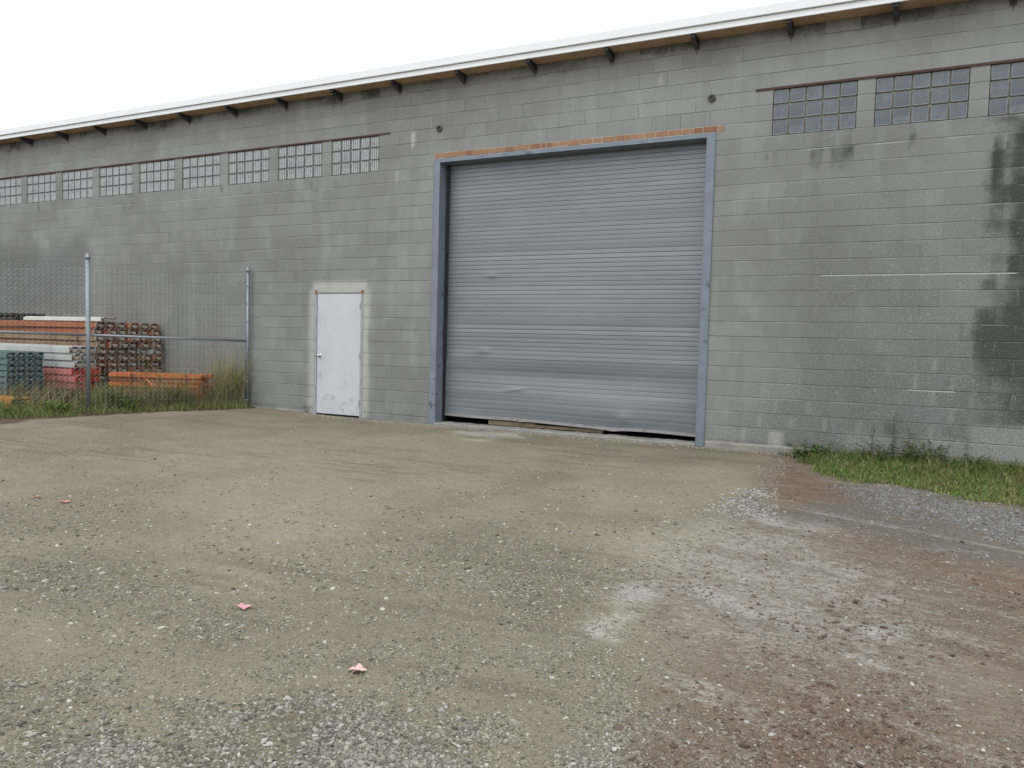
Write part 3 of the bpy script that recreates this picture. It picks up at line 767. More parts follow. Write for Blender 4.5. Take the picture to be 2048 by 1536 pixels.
def ground_mat():
    t = NT("gravel_yard", .95, .1)
    (s1, s2, s3), _ = t.attr("A")      # soil, brown, dust
    (g1, g2, g3), _ = t.attr("B")      # gravel, fine, grey
    (y1, y2, y3), _ = t.attr("C")      # yard/litter, grass, pale gravel
    n = lambda s_, d=4, r=.6: t.noise(s_, d, r)
    c = t.mix(t.ss(.35,.65,n(1.1,5)), (.270,.237,.178), (.222,.196,.148))
    c = t.mix(t.math('MULTIPLY', g2, .6), c, (.335,.295,.222))
    c = t.mix(t.math('MULTIPLY', t.ss(.5,.72,t.noise(2.6,5,.65,t.scale((1,2.2,1)))), .45), c, (.17,.147,.11))
    # grain
    c = t.mix(t.ss(.38,.72,t.noise(75,3,.75),0,.55), c, (.145,.125,.095))
    c = t.mix(t.ss(.50,.78,t.noise(52,4,.8),0,.6), c, (.36,.335,.28))
    c = t.mix(t.ss(.48,.72,t.noise(24,5,.8,t.scale((1,1.6,1))),0,.62), c, (.15,.13,.095))
    c = t.mix(t.ss(.52,.75,t.noise(19,6,.85,t.scale((1,1.5,1))),0,.55), c, (.34,.315,.255))
    c = t.mix(t.ss(.50,.72,t.noise(5.5,6,.72,t.scale((1,1.8,1))),0,.42), c, (.165,.15,.115))
    c = t.mix(t.ss(.54,.75,t.noise(4.2,6,.75,t.scale((1,1.7,1))),0,.38), c, (.335,.31,.25))
    soil = t.mix(t.ss(.35,.65,n(2.1,5)), (.190,.155,.122), (.235,.20,.162))
    soil = t.mix(s2, soil, t.mix(t.ss(.35,.65,n(6,5,.7)), (.160,.107,.078), (.205,.148,.110)))
    soil = t.mix(t.math('MULTIPLY', g3, .8), soil, (.165,.152,.138))
    soil = t.mix(t.ss(.42,.72,t.noise(48,4,.8),0,.6), soil, (.095,.070,.056))
    soil = t.mix(t.ss(.58,.80,t.noise(60,4,.8),0,.55), soil, (.32,.29,.255))
    soil = t.mix(t.ss(.48,.70,t.noise(15,6,.8,t.scale((1,2,1))),0,.45), soil, (.085,.062,.05))
    soil = t.mix(t.ss(.55,.74,t.noise(12,6,.8,t.scale((.7,2.4,1))),0,.6), soil, (.27,.245,.22))
    c = t.mix(s1, c, soil)
    dn = t.ss(.20,.95,t.math('ADD', t.math('MULTIPLY', s3, 1.0), t.math('MULTIPLY', t.math('SUBTRACT', t.noise(13,8,.9,t.scale((1,2.2,1))), .5), 3.4)))
    c = t.mix(t.math('MULTIPLY', dn, t.ss(.02,.2,s3,0,.85)), c, (.42,.405,.375))
    (d1, _d2, _d3), _ = t.attr("D")
    c = t.mix(t.math('MULTIPLY', d1, .5), c, (.125,.105,.08))
    # stones too small to be built one by one
    wv_ = t.n("ShaderNodeTexNoise"); t.put(wv_.inputs["Vector"], t.co()); wv_.inputs["Scale"].default_value = 50
    va = t.n("ShaderNodeVectorMath", operation='MULTIPLY_ADD'); t.put(va.inputs[0], wv_.outputs["Color"]); va.inputs[1].default_value = (.022,.022,.022); t.put(va.inputs[2], t.co())
    vr = t.n("ShaderNodeTexVoronoi"); t.put(vr.inputs["Vector"], va.outputs[0]); vr.inputs["Scale"].default_value = 52
    col = t.sep(vr.outputs["Color"])
    amt = t.math('MAXIMUM', t.math('MULTIPLY', g1, .85), t.math('MULTIPLY', y3, .9))
    sm = t.math('MULTIPLY', t.ss(.44,.30,vr.outputs["Distance"]), t.ss(.02,.08,t.math('SUBTRACT', amt, col[0])))
    stc = t.mix(col[1], (.17,.155,.125), (.37,.35,.295)); stc = t.mix(t.ss(.93,.97,col[2]), stc, (.46,.45,.41))
    stc = t.mix(y3, stc, t.mix(col[1], (.19,.19,.185), (.37,.37,.36)))
    c = t.mix(t.math('MULTIPLY', sm, .9), c, stc)
    edge = t.math('MULTIPLY', t.ss(.36,.46,vr.outputs["Distance"]), t.math('MULTIPLY', amt, .55)); c = t.mix(edge, c, (.09,.078,.06))
    lit = t.mix(t.ss(.4,.6,n(25,5,.8)), (.045,.032,.022), (.13,.095,.062))
    c = t.mix(y1, c, lit)
    c = t.mix(y2, c, t.mix(n(20,4), (.055,.065,.022), (.10,.085,.045)))
    c = t.mix(1.0, c, (1.12,1.105,1.065), 'MULTIPLY')
    h = t.math('ADD', t.math('MULTIPLY', t.noise(38,5,.75), .6), t.math('MULTIPLY', sm, .55))
    h = t.math('ADD', h, t.math('MULTIPLY', t.noise(9,4,.6), .9))
    return t.out(c, t.bump(h, 1.0, .026))
M_ground = ground_mat()
def build_ground():
    def axis(a, b, step, lo, hi):
        core = np.arange(a, b+step/2, step); o = []; d = step; v = b
        while v < hi: d *= 1.35; v = min(v+d, hi); o.append(v)
        q = []; d = step; v = a
        while v > lo: d *= 1.35; v = max(v-d, lo); q.append(v)
        return np.array(q[::-1]+list(core)+o)
    xs = axis(-7.5, 8.5, .04, -400, 400); ys = axis(-10.2, .3, .035, -400, 400)
    X, Y = np.meshgrid(xs, ys); x = X.ravel(); y = Y.ravel()
    f = fields(x, y)
    z = gheight(np.clip(x, -60, 60), np.clip(y, -60, 60))
    far = sstep(25, 60, np.hypot(x, y)); z = z*(1-far)
    z = np.where(y > .06, -.05, z)
    V = np.stack([x, y, z], 1); nx, ny = len(xs), len(ys)
    i, j = np.meshgrid(np.arange(nx-1), np.arange(ny-1)); a = (j*nx+i).ravel()
    F = np.stack([a, a+1, a+nx+1, a+nx], 1)
    lit = np.maximum(f['yard'], .9*sstep(-.1, .1, poly_sd(x, y, litter)+(fbm(x, y, 3.1, 4, 12)-.5)*.3))
    o = np_mesh("ground", V, F, M_ground, None, True, {
        "A": np.stack([f['soil'], f['brown'], f['dust']], 1), "B": np.stack([f['grav'], f['fine'], f['grey']], 1),
        "C": np.stack([lit, f['grass'], np.maximum(f['strip']*.95, f['whiteg'])], 1), "D": np.stack([f['rut'], f['rut']*0, f['rut']*0], 1)})
    tag(o, kind="structure")
build_ground()

# crushed stone: real stones, bigger and denser towards the camera where single ones can be seen
def stone_mat():
    t = NT("crushed_stone", .9, .2)
    _, c = t.attr("Col")
    c = t.mix(t.ss(.35,.7,t.noise(60,4,.7),0,.35), c, (.12,.11,.09))
    return t.out(c, t.bump(t.noise(90,3), .4, .003))
M_stone = stone_mat()
def ico():
    ph = (1+5**.5)/2
    v = np.array([(-1,ph,0),(1,ph,0),(-1,-ph,0),(1,-ph,0),(0,-1,ph),(0,1,ph),(0,-1,-ph),(0,1,-ph),(ph,0,-1),(ph,0,1),(-ph,0,-1),(-ph,0,1)], float)
    v /= np.linalg.norm(v[0])
    f = np.array([(0,11,5),(0,5,1),(0,1,7),(0,7,10),(0,10,11),(1,5,9),(5,11,4),(11,10,2),(10,7,6),(7,1,8),(3,9,4),(3,4,2),(3,2,6),(3,6,8),(3,8,9),(4,9,5),(2,4,11),(6,2,10),(8,6,7),(9,8,1)])
    return v, f
def scatter_stones(name, pts, size, col, label_kind):
    v0, f0 = ico(); n = len(pts)
    if n == 0: return
    V = np.repeat(v0[None], n, 0) * (1+rng.normal(0, .22, (n, 12, 1)))
    V += rng.normal(0, .10, (n, 12, 3))
    sc = np.stack([size*rng.uniform(.75, 1.35, n), size*rng.uniform(.55, 1.0, n), size*rng.uniform(.28, .6, n)], 1)
    V *= sc[:, None, :]
    a = rng.uniform(0, 2*math.pi, n); t = rng.normal(0, .3, n)
    c, s = np.cos(a), np.sin(a); ct, st = np.cos(t), np.sin(t)
    x, y, z = V[..., 0].copy(), V[..., 1].copy(), V[..., 2].copy()
    x2 = x*ct[:, None]+z*st[:, None]; z2 = -x*st[:, None]+z*ct[:, None]
    V[..., 0] = x2*c[:, None]-y*s[:, None]+pts[:, 0, None]; V[..., 1] = x2*s[:, None]+y*c[:, None]+pts[:, 1, None]
    V[..., 2] = z2+(gheight(pts[:, 0], pts[:, 1])+sc[:, 2]*rng.uniform(-.25, .55, n))[:, None]
    F = (f0[None]+(np.arange(n)*12)[:, None, None]).reshape(-1, 3)
    C = np.repeat(col, 12, 0)
    o = np_mesh(name, V.reshape(-1, 3), F, M_stone, None, False, {"Col": C})
    tag(o, kind="stuff")
    return o
def cam_ground_samples(n, lo=846, hi=1590, pw=1.0):
    """random ground points inside (and a little round) the view"""
    px = rng.uniform(-160, 2210, n); py = lo+(hi-lo)*rng.random(n)**pw
    d = CF[None]+((px-1024)/FPX)[:, None]*CR-((py-768)/FPX)[:, None]*CU
    t = -CAM[2]/d[:, 2]
    return np.stack([CAM[0]+t*d[:, 0], CAM[1]+t*d[:, 1]], 1), t
def stone_colours(n, f):
    base = np.array([(.225,.203,.160), (.27,.25,.205), (.17,.155,.125), (.31,.295,.25), (.24,.225,.20)])[rng.integers(0, 5, n)]
    base = base*rng.uniform(.75, 1.3, (n, 1))
    u = rng.random(n)
    dk_ = (u < .16); base[dk_] = np.array([.115,.105,.085])*rng.uniform(.7, 1.2, (dk_.sum(), 1))
    base[u > .95] = np.array([.44, .425, .385])*rng.uniform(.8, 1.15, ((u > .95).sum(), 1))
    sl_ = f['soil'] > rng.random(n)*1.0+.1
    base[sl_] = base[sl_]*.4+np.array([.18, .14, .115])*.6
    return base
def stones():
    pts, t = cam_ground_samples(230000, 900, 1600, .62)
    f = fields(pts[:, 0], pts[:, 1]); dist = np.hypot(pts[:, 0]-CAM[0], pts[:, 1]-CAM[1])
    p = f['grav']*(1-.55*f['soil'])*(1-f['yard'])*(1-f['grass'])*sstep(11, 4, dist)
    p = np.maximum(p, .50*(1-f['fine'])*(1-f['yard'])*(1-f['grass'])*sstep(8, 3, dist))
    clump = sstep(.35, .65, fbm(pts[:, 0], pts[:, 1], 5, 3, 77)); p = p*(.25+1.0*clump)*(1-.45*f['soil'])
    k = rng.random(len(pts)) < p*.8
    pts = pts[k]; f = {a: b[k] for a, b in f.items()}
    size = np.clip(rng.lognormal(math.log(.0047), .38, len(pts)), .0026, .0135)*(.8+.45*f['grav'])
    col = stone_colours(len(pts), f)
    scatter_stones("gravel", pts, size, col, "stones")
    pts, t = cam_ground_samples(26000, 862, 1180, 1.0)
    f = fields(pts[:, 0], pts[:, 1]); cl = sstep(.40, .62, fbm(pts[:, 0], pts[:, 1], 2.2, 4, 61))
    k = rng.random(len(pts)) < (.12+.75*np.maximum(cl, f['grav']*.6))*(1-.6*f['fine'])*(1-f['yard'])*(1-f['grass'])*(1-.35*f['soil'])*(pts[:, 1] < -.15)
    pts = pts[k]; f = {a: b[k] for a, b in f.items()}; n = len(pts)
    scatter_stones("gravel", pts, np.clip(rng.lognormal(math.log(.0075), .4, n), .004, .018), stone_colours(n, f)*rng.uniform(.85, 1.25, (n, 1)), "stones")
    # pale flat chips lying loose
    pts, t = cam_ground_samples(3600, 870, 1580, 1.0)
    f = fields(pts[:, 0], pts[:, 1]); k = rng.random(len(pts)) < (.16+.45*f['grav'])*(1-f['yard'])*(1-f['grass'])*(1-.4*f['soil'])*sstep(.3,.6,fbm(pts[:,0],pts[:,1],2,3,5))
    pts = pts[k]; n = len(pts)
    scatter_stones("pale_stone_chips", pts, np.clip(rng.lognormal(math.log(.0075), .4, n), .004, .016), np.array([.46,.445,.40])*rng.uniform(.6, 1.15, (n, 1)), "s")
    # grey road stone by the grass and white crushed stone at the pad corner
    for nm, P, cnt, c0, sz in (("grey_gravel_strip", stripg, 12000, (.205,.207,.20), .0095), ("white_gravel_patch", whiteg, 2600, (.36,.35,.315), .0085)):
        P2 = np.array(P); lo = P2.min(0)-.2; hi = np.minimum(P2.max(0)+.2, (9.0, 0)); q = rng.uniform(lo, hi, (cnt*3, 2))
        f = fields(q[:, 0], q[:, 1]); w_ = f['strip'] if 'strip' in nm else f['whiteg']
        q = q[rng.random(len(q)) < w_*.62*(.4+.8*sstep(.3,.6,fbm(q[:,0],q[:,1],4,3,19)))*(1-f['grass']*.8)][:cnt]; n = len(q)
        scatter_stones(nm, q, np.clip(rng.lognormal(math.log(sz), .3, n), .006, .03), np.array(c0)*rng.uniform(.6, 1.35, (n, 1)), "s")
    # pale pebbles washed along the foot of the wall and the pad edge
    q = np.concatenate([np.stack([rng.uniform(-3.9, 4.4, 1500), -.10-np.abs(rng.normal(0, .10, 1500))], 1),
                        np.stack([rng.uniform(-2.4, 0.2, 500), -.12-np.abs(rng.normal(0, .10, 500))], 1),
                        np.stack([4.42+rng.normal(0, .07, 260)+np.linspace(0, .15, 260), np.linspace(-.2, -3.2, 260)], 1)])
    n = len(q); scatter_stones("wall_foot_pebbles", q, np.clip(rng.lognormal(math.log(.009), .35, n), .005, .02), np.array([.38,.36,.315])*rng.uniform(.55, 1.2, (n, 1)), "s")
    # dark clods in the soil
    pts, t = cam_ground_samples(26000, 950, 1600, .75)
    f = fields(pts[:, 0], pts[:, 1]); k = rng.random(len(pts)) < f['soil']*(.25+.6*f['brown'])*sstep(.4,.65,fbm(pts[:,0],pts[:,1],4,3,8))
    pts = pts[k]; n = len(pts)
    scatter_stones("soil_clods", pts, np.clip(rng.lognormal(math.log(.007), .45, n), .003, .020), np.array([.125,.085,.066])*rng.uniform(.6, 1.35, (n, 1)), "s")
stones()

# ------------------------------------------------------------------ vegetation
def leaf_mat(name, c1, c2, trans=.25):
    t = NT(name, .6, .3)
    _, c = t.attr("Col")
    c = t.mix(t.math('MULTIPLY', t.noise(12, 3), .4), c, c2)
    t.b.inputs["Transmission Weight"].default_value = 0
    return t.out(c)
M_leaf = leaf_mat("leaf_green", (.06,.11,.025), (.05,.09,.02))
def blades(name, pts, h, wdt, lean, cols, seg=3, kind="stuff", z0=None):
    n = len(pts); a = rng.uniform(0, 2*math.pi, n); l = lean*rng.uniform(.2, 1.2, n)
    dx, dy = np.cos(a), np.sin(a); side = rng.uniform(0, 2*math.pi, n); sx, sy = np.cos(side), np.sin(side)
    V = np.zeros((n, (seg+1)*2, 3)); zz = gheight(pts[:, 0], pts[:, 1]) if z0 is None else z0
    for k in range(seg+1):
        t = k/seg; r = wdt*(1-t)**.7*.5+.0004
        cx = pts[:, 0]+dx*l*h*t*t; cy = pts[:, 1]+dy*l*h*t*t; cz = zz+h*(t-.35*l*t*t)
        V[:, 2*k] = np.stack([cx-sx*r, cy-sy*r, cz], 1); V[:, 2*k+1] = np.stack([cx+sx*r, cy+sy*r, cz], 1)
    F = np.concatenate([np.array([[2*k, 2*k+1, 2*k+3, 2*k+2]]) for k in range(seg)])
    F = (F[None]+(np.arange(n)*(seg+1)*2)[:, None, None]).reshape(-1, 4)
    o = np_mesh(name, V.reshape(-1, 3), F, M_leaf, None, True, {"Col": np.repeat(cols, (seg+1)*2, 0)})
    if kind: tag(o, kind=kind)
    return o
def pick(pal, n, j=.2):
    pal = np.array(pal); return pal[rng.integers(0, len(pal), n)]*rng.uniform(1-j, 1+j, (n, 1))
GREEN = [(.12,.20,.040), (.15,.23,.045), (.19,.25,.055), (.09,.155,.038)]
OLIVE = [(.21,.23,.07), (.26,.25,.10), (.16,.17,.055)]
DRY = [(.38,.31,.17), (.32,.24,.13), (.26,.17,.09), (.42,.36,.21)]
def lawn():
    q = rng.uniform((4.2, -3.4), (8.6, -.02), (60000, 2))
    f = fields(q[:, 0], q[:, 1]); k = rng.random(len(q)) < f['grass']*(.45+.55*sstep(.3, .6, fbm(q[:, 0], q[:, 1], 3, 3, 3)))
    q = q[k]; n = len(q); near = sstep(-1.6, -.2, q[:, 1])
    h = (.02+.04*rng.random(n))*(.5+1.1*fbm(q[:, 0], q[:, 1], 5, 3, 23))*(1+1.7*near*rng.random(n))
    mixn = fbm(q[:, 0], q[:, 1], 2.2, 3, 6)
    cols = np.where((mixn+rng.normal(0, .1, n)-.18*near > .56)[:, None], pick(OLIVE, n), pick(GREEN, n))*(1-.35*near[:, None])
    fr_ = (rng.random(n) < .10); cols[fr_] = pick(DRY, fr_.sum())
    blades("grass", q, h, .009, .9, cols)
    # edge tufts
lawn()

def weed(name, loc, h, nstem, leafL, cols, label, cat="weed", group=None, spread=.3, density=14, thin=.3, droop=.5, seedhead=None):
    """stems with many small folded leaves; one object per plant, leaves and stems as parts"""
    gz = float(gheight(np.array([loc[0]]), np.array([loc[1]]))[0]) if len(loc) == 2 else loc[2]
    root = empty(name, (loc[0], loc[1], gz), label, cat, group)
    st = MB(); V = []; F = []; C = []
    for s in range(nstem):
        a = random.uniform(0, 2*math.pi); r0 = random.uniform(0, spread*.35); hh = h*random.uniform(.6, 1.0)
        lx = math.cos(a)*spread*random.uniform(.2, 1); ly = math.sin(a)*spread*random.uniform(.2, 1)
        pts = [(math.cos(a)*r0+lx*t*t, math.sin(a)*r0+ly*t*t, hh*t) for t in (0, .35, .7, 1)]
        st.tube(pts, [.0035, .003, .002, .001], 4, caps=False)
        for k in range(density):
            t = random.uniform(.12, 1.0); bx = math.cos(a)*r0+lx*t*t; by = math.sin(a)*r0+ly*t*t; bz = hh*t
            an = random.uniform(0, 2*math.pi); L = leafL*random.uniform(.5, 1.1)*(1.15-.6*t); W = L*thin
            d = np.array([math.cos(an), math.sin(an), random.uniform(-.2, .6)]); d /= np.linalg.norm(d)
            sd2 = np.array([-math.sin(an), math.cos(an), random.uniform(-.3, .3)])
            b = np.array([bx, by, bz]); mid = b+d*L*.5; tip = b+d*L+np.array([0, 0, -droop*L*.5])
            n0 = len(V); V += [b, mid+sd2*W, tip, mid-sd2*W]; F.append((n0, n0+1, n0+2, n0+3))
            c = np.array(random.choice(cols))*random.uniform(.7, 1.25); C += [c]*4
    st.build("stem", M_stem, root)
    np_mesh("foliage", np.array(V), np.array(F), M_leaf, root, False, {"Col": np.array(C)})
    return root
M_stem = worn("plant_stem", (.10,.11,.04), (.14,.10,.05), 20, .8)
WG = "weeds growing along the foot of the block wall"
G2 = [(.08,.17,.04), (.11,.20,.05), (.06,.12,.035)]
def wx(px, Y): return (vpt(px, 880, Y)[0], Y)
weed("leafy_weed", wx(1608, -.30), .22, 14, .085, G2, "low bright leafy weed at the left end of the grass, against the footing", "weed", WG, .28, 16, .33)
weed("leafy_weed", wx(1640, -.22), .20, 10, .075, G2, "second small leafy clump left of the pale base blocks", "weed", WG, .22, 14, .33)
weed("tall_weed", wx(1742, -.12), .52, 2, .055, [(.04,.07,.03), (.05,.085,.03)], "thin tall dark weed stem, left one of two against the block wall", "weed", WG, .06, 34, .25)
weed("tall_weed", wx(1786, -.12), .58, 3, .055, [(.04,.07,.03), (.055,.085,.03)], "thin tall dark weed stem, right and taller one of two against the wall", "weed", WG, .08, 34, .25)
weed("leafy_weed", wx(1815, -.2), .42, 5, .085, G2, "upright weed with broad bright leaves beside the two tall thin stems", "weed", WG, .16, 12, .35)
weed("bushy_weed", wx(1862, -.25), .34, 16, .07, [(.06,.11,.04), (.09,.14,.05), (.10,.10,.05)], "wide bushy green weed mid way along the grass by the pale blocks", "weed", WG, .42, 18, .32)
weed("bushy_weed", wx(1770, -.3), .26, 18, .06, [(.08,.10,.03), (.10,.09,.04), (.06,.11,.03)], "brownish green low weed clump below the tall thin stems", "weed", WG, .5, 16, .28)
weed("spiky_weed", wx(1933, -.10), .34, 1, .07, [(.04,.07,.035)], "single spiky dark weed in front of the joint of pale blocks", "weed", WG, .03, 30, .18)
weed("leafy_weed", wx(1952, -.16), .18, 7, .06, G2, "small light green weed right of the spiky dark one", "weed", WG, .18, 12, .33)
weed("spiky_weed", wx(1972, -.12), .24, 2, .05, [(.05,.06,.035)], "small leaning dark weed, rightmost along the wall", "weed", WG, .10, 20, .2)

def flat(P, n):
    P = np.array(P); out = []
    while len(out) < n:
        q = rng.uniform(P.min(0), P.max(0), (n*3, 2)); k = poly_sd(q[:, 0], q[:, 1], P) > 0; out += list(q[k])
    return np.array(out[:n])
# rank growth behind and along the chain link fence
PA, PB = np.array([-5.09, -.08]), np.array([-6.22, -2.45])
fd = (PB-PA); FL = float(np.linalg.norm(fd)); fd /= FL; fn = np.array([fd[1], -fd[0]])   # fn points to the stored steel
if fn[0] > 0: fn = -fn
def along(s, o): return PA+fd*s+fn*o
def yard_growth():
    def band(n, s0, s1, o0, o1, h0, h1, pal, wd=.010, lean=.7, name="x", pw=1.0, gauss=False):
        s = rng.normal((s0+s1)/2, (s1-s0)*.36, n) if gauss else rng.uniform(s0, s1, n); o = o0+(o1-o0)*rng.random(n)**pw
        q = PA[None]+fd[None]*s[:, None]+fn[None]*o[:, None]
        h = rng.uniform(h0, h1, n)*(.5+.9*fbm(q[:, 0], q[:, 1], 2.5, 3, 9)); return q, h, pick(pal, n), np.full(n, lean)
    sets = [band(3400, .0, 5.6, -.35, .30, .07, .24, OLIVE+GREEN+DRY[:2]), band(2200, 2.9, 5.6, -.75, .2, .04, .16, OLIVE+GREEN),
            band(2300, .02, 1.7, .05, .7, .15, .75, DRY+[(.44,.35,.2), (.30,.27,.11)], pw=.8, lean=1.1), band(420, .0, 1.3, .05, .7, .5, 1.25, [(.42,.36,.18), (.40,.31,.16), (.32,.30,.12)], lean=.9), band(500, .0, .5, .03, .4, .5, 1.3, [(.36,.34,.14), (.42,.34,.17)]),
            band(1500, 1.2, 2.5, .1, .9, .15, .5, OLIVE+DRY), band(800, .95, 1.4, .05, .5, .1, .55, [(.11,.22,.04), (.15,.25,.05), (.20,.25,.07)], lean=1.1, gauss=True),
            band(2000, 2.3, 5.6, .1, 1.6, .15, .55, OLIVE+DRY), band(700, 2.0, 2.5, .1, .5, .12, .6, GREEN+OLIVE, lean=1.1, gauss=True), band(900, .5, 1.2, .05, .6, .15, .6, DRY+OLIVE[:2], lean=1.0, gauss=True), band(700, 1.2, 2.2, .05, .5, .1, .4, [(.26,.15,.09),(.32,.22,.13),(.22,.2,.08)], lean=1.1),
            band(1800, 2.2, 3.6, .8, 1.9, .2, .6, [(.22,.10,.07), (.28,.17,.12), (.18,.12,.06)])]
    q = np.concatenate([a[0] for a in sets]); h = np.concatenate([a[1] for a in sets]); c = np.concatenate([a[2] for a in sets])
    ln = np.concatenate([a[3] for a in sets]); blades("rank_grass", q, h, .008, ln, c)
    # dark leaf litter on the bare edge
    n = 2600; s = rng.uniform(-.1, 5.6, n); o = -.25*np.ones(n)-rng.random(n)*(.05+.12*np.clip(s, 0, 5)) + .3*rng.random(n)
    q = PA[None]+fd[None]*s[:, None]+fn[None]*o[:, None]
    scatter_stones("leaf_litter", q, np.clip(rng.lognormal(math.log(.014), .4, n), .006, .035), pick([(.05,.03,.02), (.10,.06,.035), (.14,.10,.06), (.07,.045,.03), (.10,.10,.04)], n), "s")
yard_growth()
YG = "weeds behind the chain link fence"
LG = [(.13,.24,.04), (.17,.28,.05), (.20,.27,.07)]
weed("low_weed", tuple(along(3.05, -.10)), .26, 26, .07, LG, "low bright green weed mound left of the nearer fence post", "weed", "low weeds at the fence foot", .42, 22, .3)
weed("low_weed", tuple(along(3.9, -.25)), .24, 26, .07, LG, "low green weed mound at the far left foot of the fence", "weed", "low weeds at the fence foot", .45, 22, .3)
weed("low_weed", tuple(along(2.0, .05)), .30, 26, .07, LG, "low bright green weed mound right of the nearer fence post", "weed", "low weeds at the fence foot", .40, 22, .3)
def yp(s, o): return tuple(along(s, o))
weed("leafy_weed", yp(1.25, .25), .42, 18, .08, [(.07,.17,.03), (.10,.21,.04)], "bright green weed clump behind the fence, between the two posts", "weed", YG, .3, 20, .3)
weed("leafy_weed", yp(2.15, .25), .52, 20, .08, [(.09,.16,.03), (.12,.18,.05)], "tall green weed clump just right of the nearer fence post", "weed", YG, .35, 20, .25)
weed("leafy_weed", yp(.12, .12), .75, 10, .07, [(.09,.14,.03), (.13,.15,.05)], "green weed climbing beside the fence post at the wall", "weed", YG, .16, 24, .25)
weed("leafy_weed", yp(3.6, .2), .75, 9, .08, [(.12,.19,.06), (.10,.15,.05)], "pale green tall weed in front of the grey green stack", "weed", YG, .2, 22, .25)
weed("leafy_weed", (-7.15, -.75), .85, 12, .09, [(.05,.10,.03), (.07,.13,.035)], "dark green weed against the ends of the brown beams", "weed", YG, .3, 18, .3)
weed("dry_weed", yp(1.0, 1.1), .95, 8, .06, DRY, "dry brown seed stalks by the orange beams", "weed", YG, .3, 16, .2)
weed("dry_weed", yp(3.0, 1.0), .8, 16, .07, [(.24,.14,.09), (.20,.16,.07), (.17,.10,.07)], "reddish brown dry weed clump in front of the red beams", "weed", YG, .5, 20, .25)

# ------------------------------------------------------------------ chain link fence
M_galv = worn("galvanised_steel", (.31,.34,.37), (.235,.26,.285), 18, .45, .55, .5, bump=.1)
fence = empty("chain_link_fence", (PA[0], PA[1], .0), "tall galvanised chain link fence with two posts enclosing stored steel beams", "fence")
def fpos(s, o=0, z=0): p = along(s, o); return (p[0]-PA[0], p[1]-PA[1], z)
HP = 2.585
for s, r, hh in ((0, .030, HP), (FL, .036, 2.60), (2*FL, .036, 2.60)):
    b = MB(); b.tube([fpos(s, 0, -.1), fpos(s, 0, hh-.03)], r, 16); po = b.build("post", M_galv, fence, smooth=True)
    c = MB(); c.tube([fpos(s, 0, hh-.05), fpos(s, 0, hh-.02), fpos(s, 0, hh+.01), fpos(s, 0, hh+.03), fpos(s, 0, hh+.045)], [r+.006, r+.006, r, r*.65, r*.15], 16)
    c.build("post_cap", M_galv, po, smooth=True)
b = MB(); b.tube([fpos(.02, 0, 1.27), fpos(FL-.02, 0, 1.31)], .021, 12); b.build("mid_rail", M_galv, fence, smooth=True)
b = MB(); b.tube([fpos(FL+.02, 0, 1.31), fpos(2*FL-.02, 0, 1.35)], .021, 12); b.build("mid_rail", M_galv, fence, smooth=True)
for k, z in enumerate((.18, .52, .85, 1.27, 1.62, 1.95, 2.28)):
    b = MB(); b.tube([fpos(-.001, 0, z-.012), fpos(-.001, 0, z+.012)], .0345, 16, caps=False); b.box((fpos(.03)[0]-.012, fpos(.03)[1]-.012, z-.008), (fpos(.03)[0]+.012, fpos(.03)[1]+.012, z+.008)); b.build("tension_band", M_galv, fence, smooth=False)
b = MB(); b.tube([fpos(.055, -.006, .05), fpos(.055, -.006, 2.45)], .006, 6); b.build("tension_bar", M_galv, fence)
def chain():
    """woven zigzag wires as three sided tubes"""
    L = 2*FL-.05; pitch = .074; z0, z1 = .03, 2.46; hz = .037; nseg = int((z1-z0)/hz)
    V = []; F = []; r = .0025; cnt = 0
    nw = int(L/pitch)
    ang = np.array([0, 2.094, 4.189])
    for wi in range(nw):
        s0 = .06+wi*pitch
        k = np.arange(nseg+1)
        s = s0+np.where((k) % 2 == 0, 0, pitch*.53); z = z0+k*hz; o = np.where(k % 2 == 0, .003, -.003)
        if s0 > FL: s = s
        sag = .015*np.sin(s*2.1+z*1.3)
        P = np.stack([fd[0]*s+fn[0]*(o+sag), fd[1]*s+fn[1]*(o+sag), z], 1)
        ring = np.zeros((nseg+1, 3, 3))
        for q, an in enumerate(ang):
            ring[:, q] = P+r*(math.cos(an)*np.array([fn[0], fn[1], 0])+math.sin(an)*np.array([fd[0]*.8, fd[1]*.8, .2]))
        V.append(ring.reshape(-1, 3))
        kk = np.arange(nseg)
        for q in range(3):
            q2 = (q+1) % 3
            F.append(np.stack([cnt+kk*3+q, cnt+kk*3+q2, cnt+(kk+1)*3+q2, cnt+(kk+1)*3+q], 1))
        cnt += (nseg+1)*3
    np_mesh("wire_mesh", np.concatenate(V), np.concatenate(F), M_wire, fence, False)
M_wire = worn("galvanised_wire", (.50,.53,.54), (.40,.42,.43), 10, .5, .3, .4)
chain()

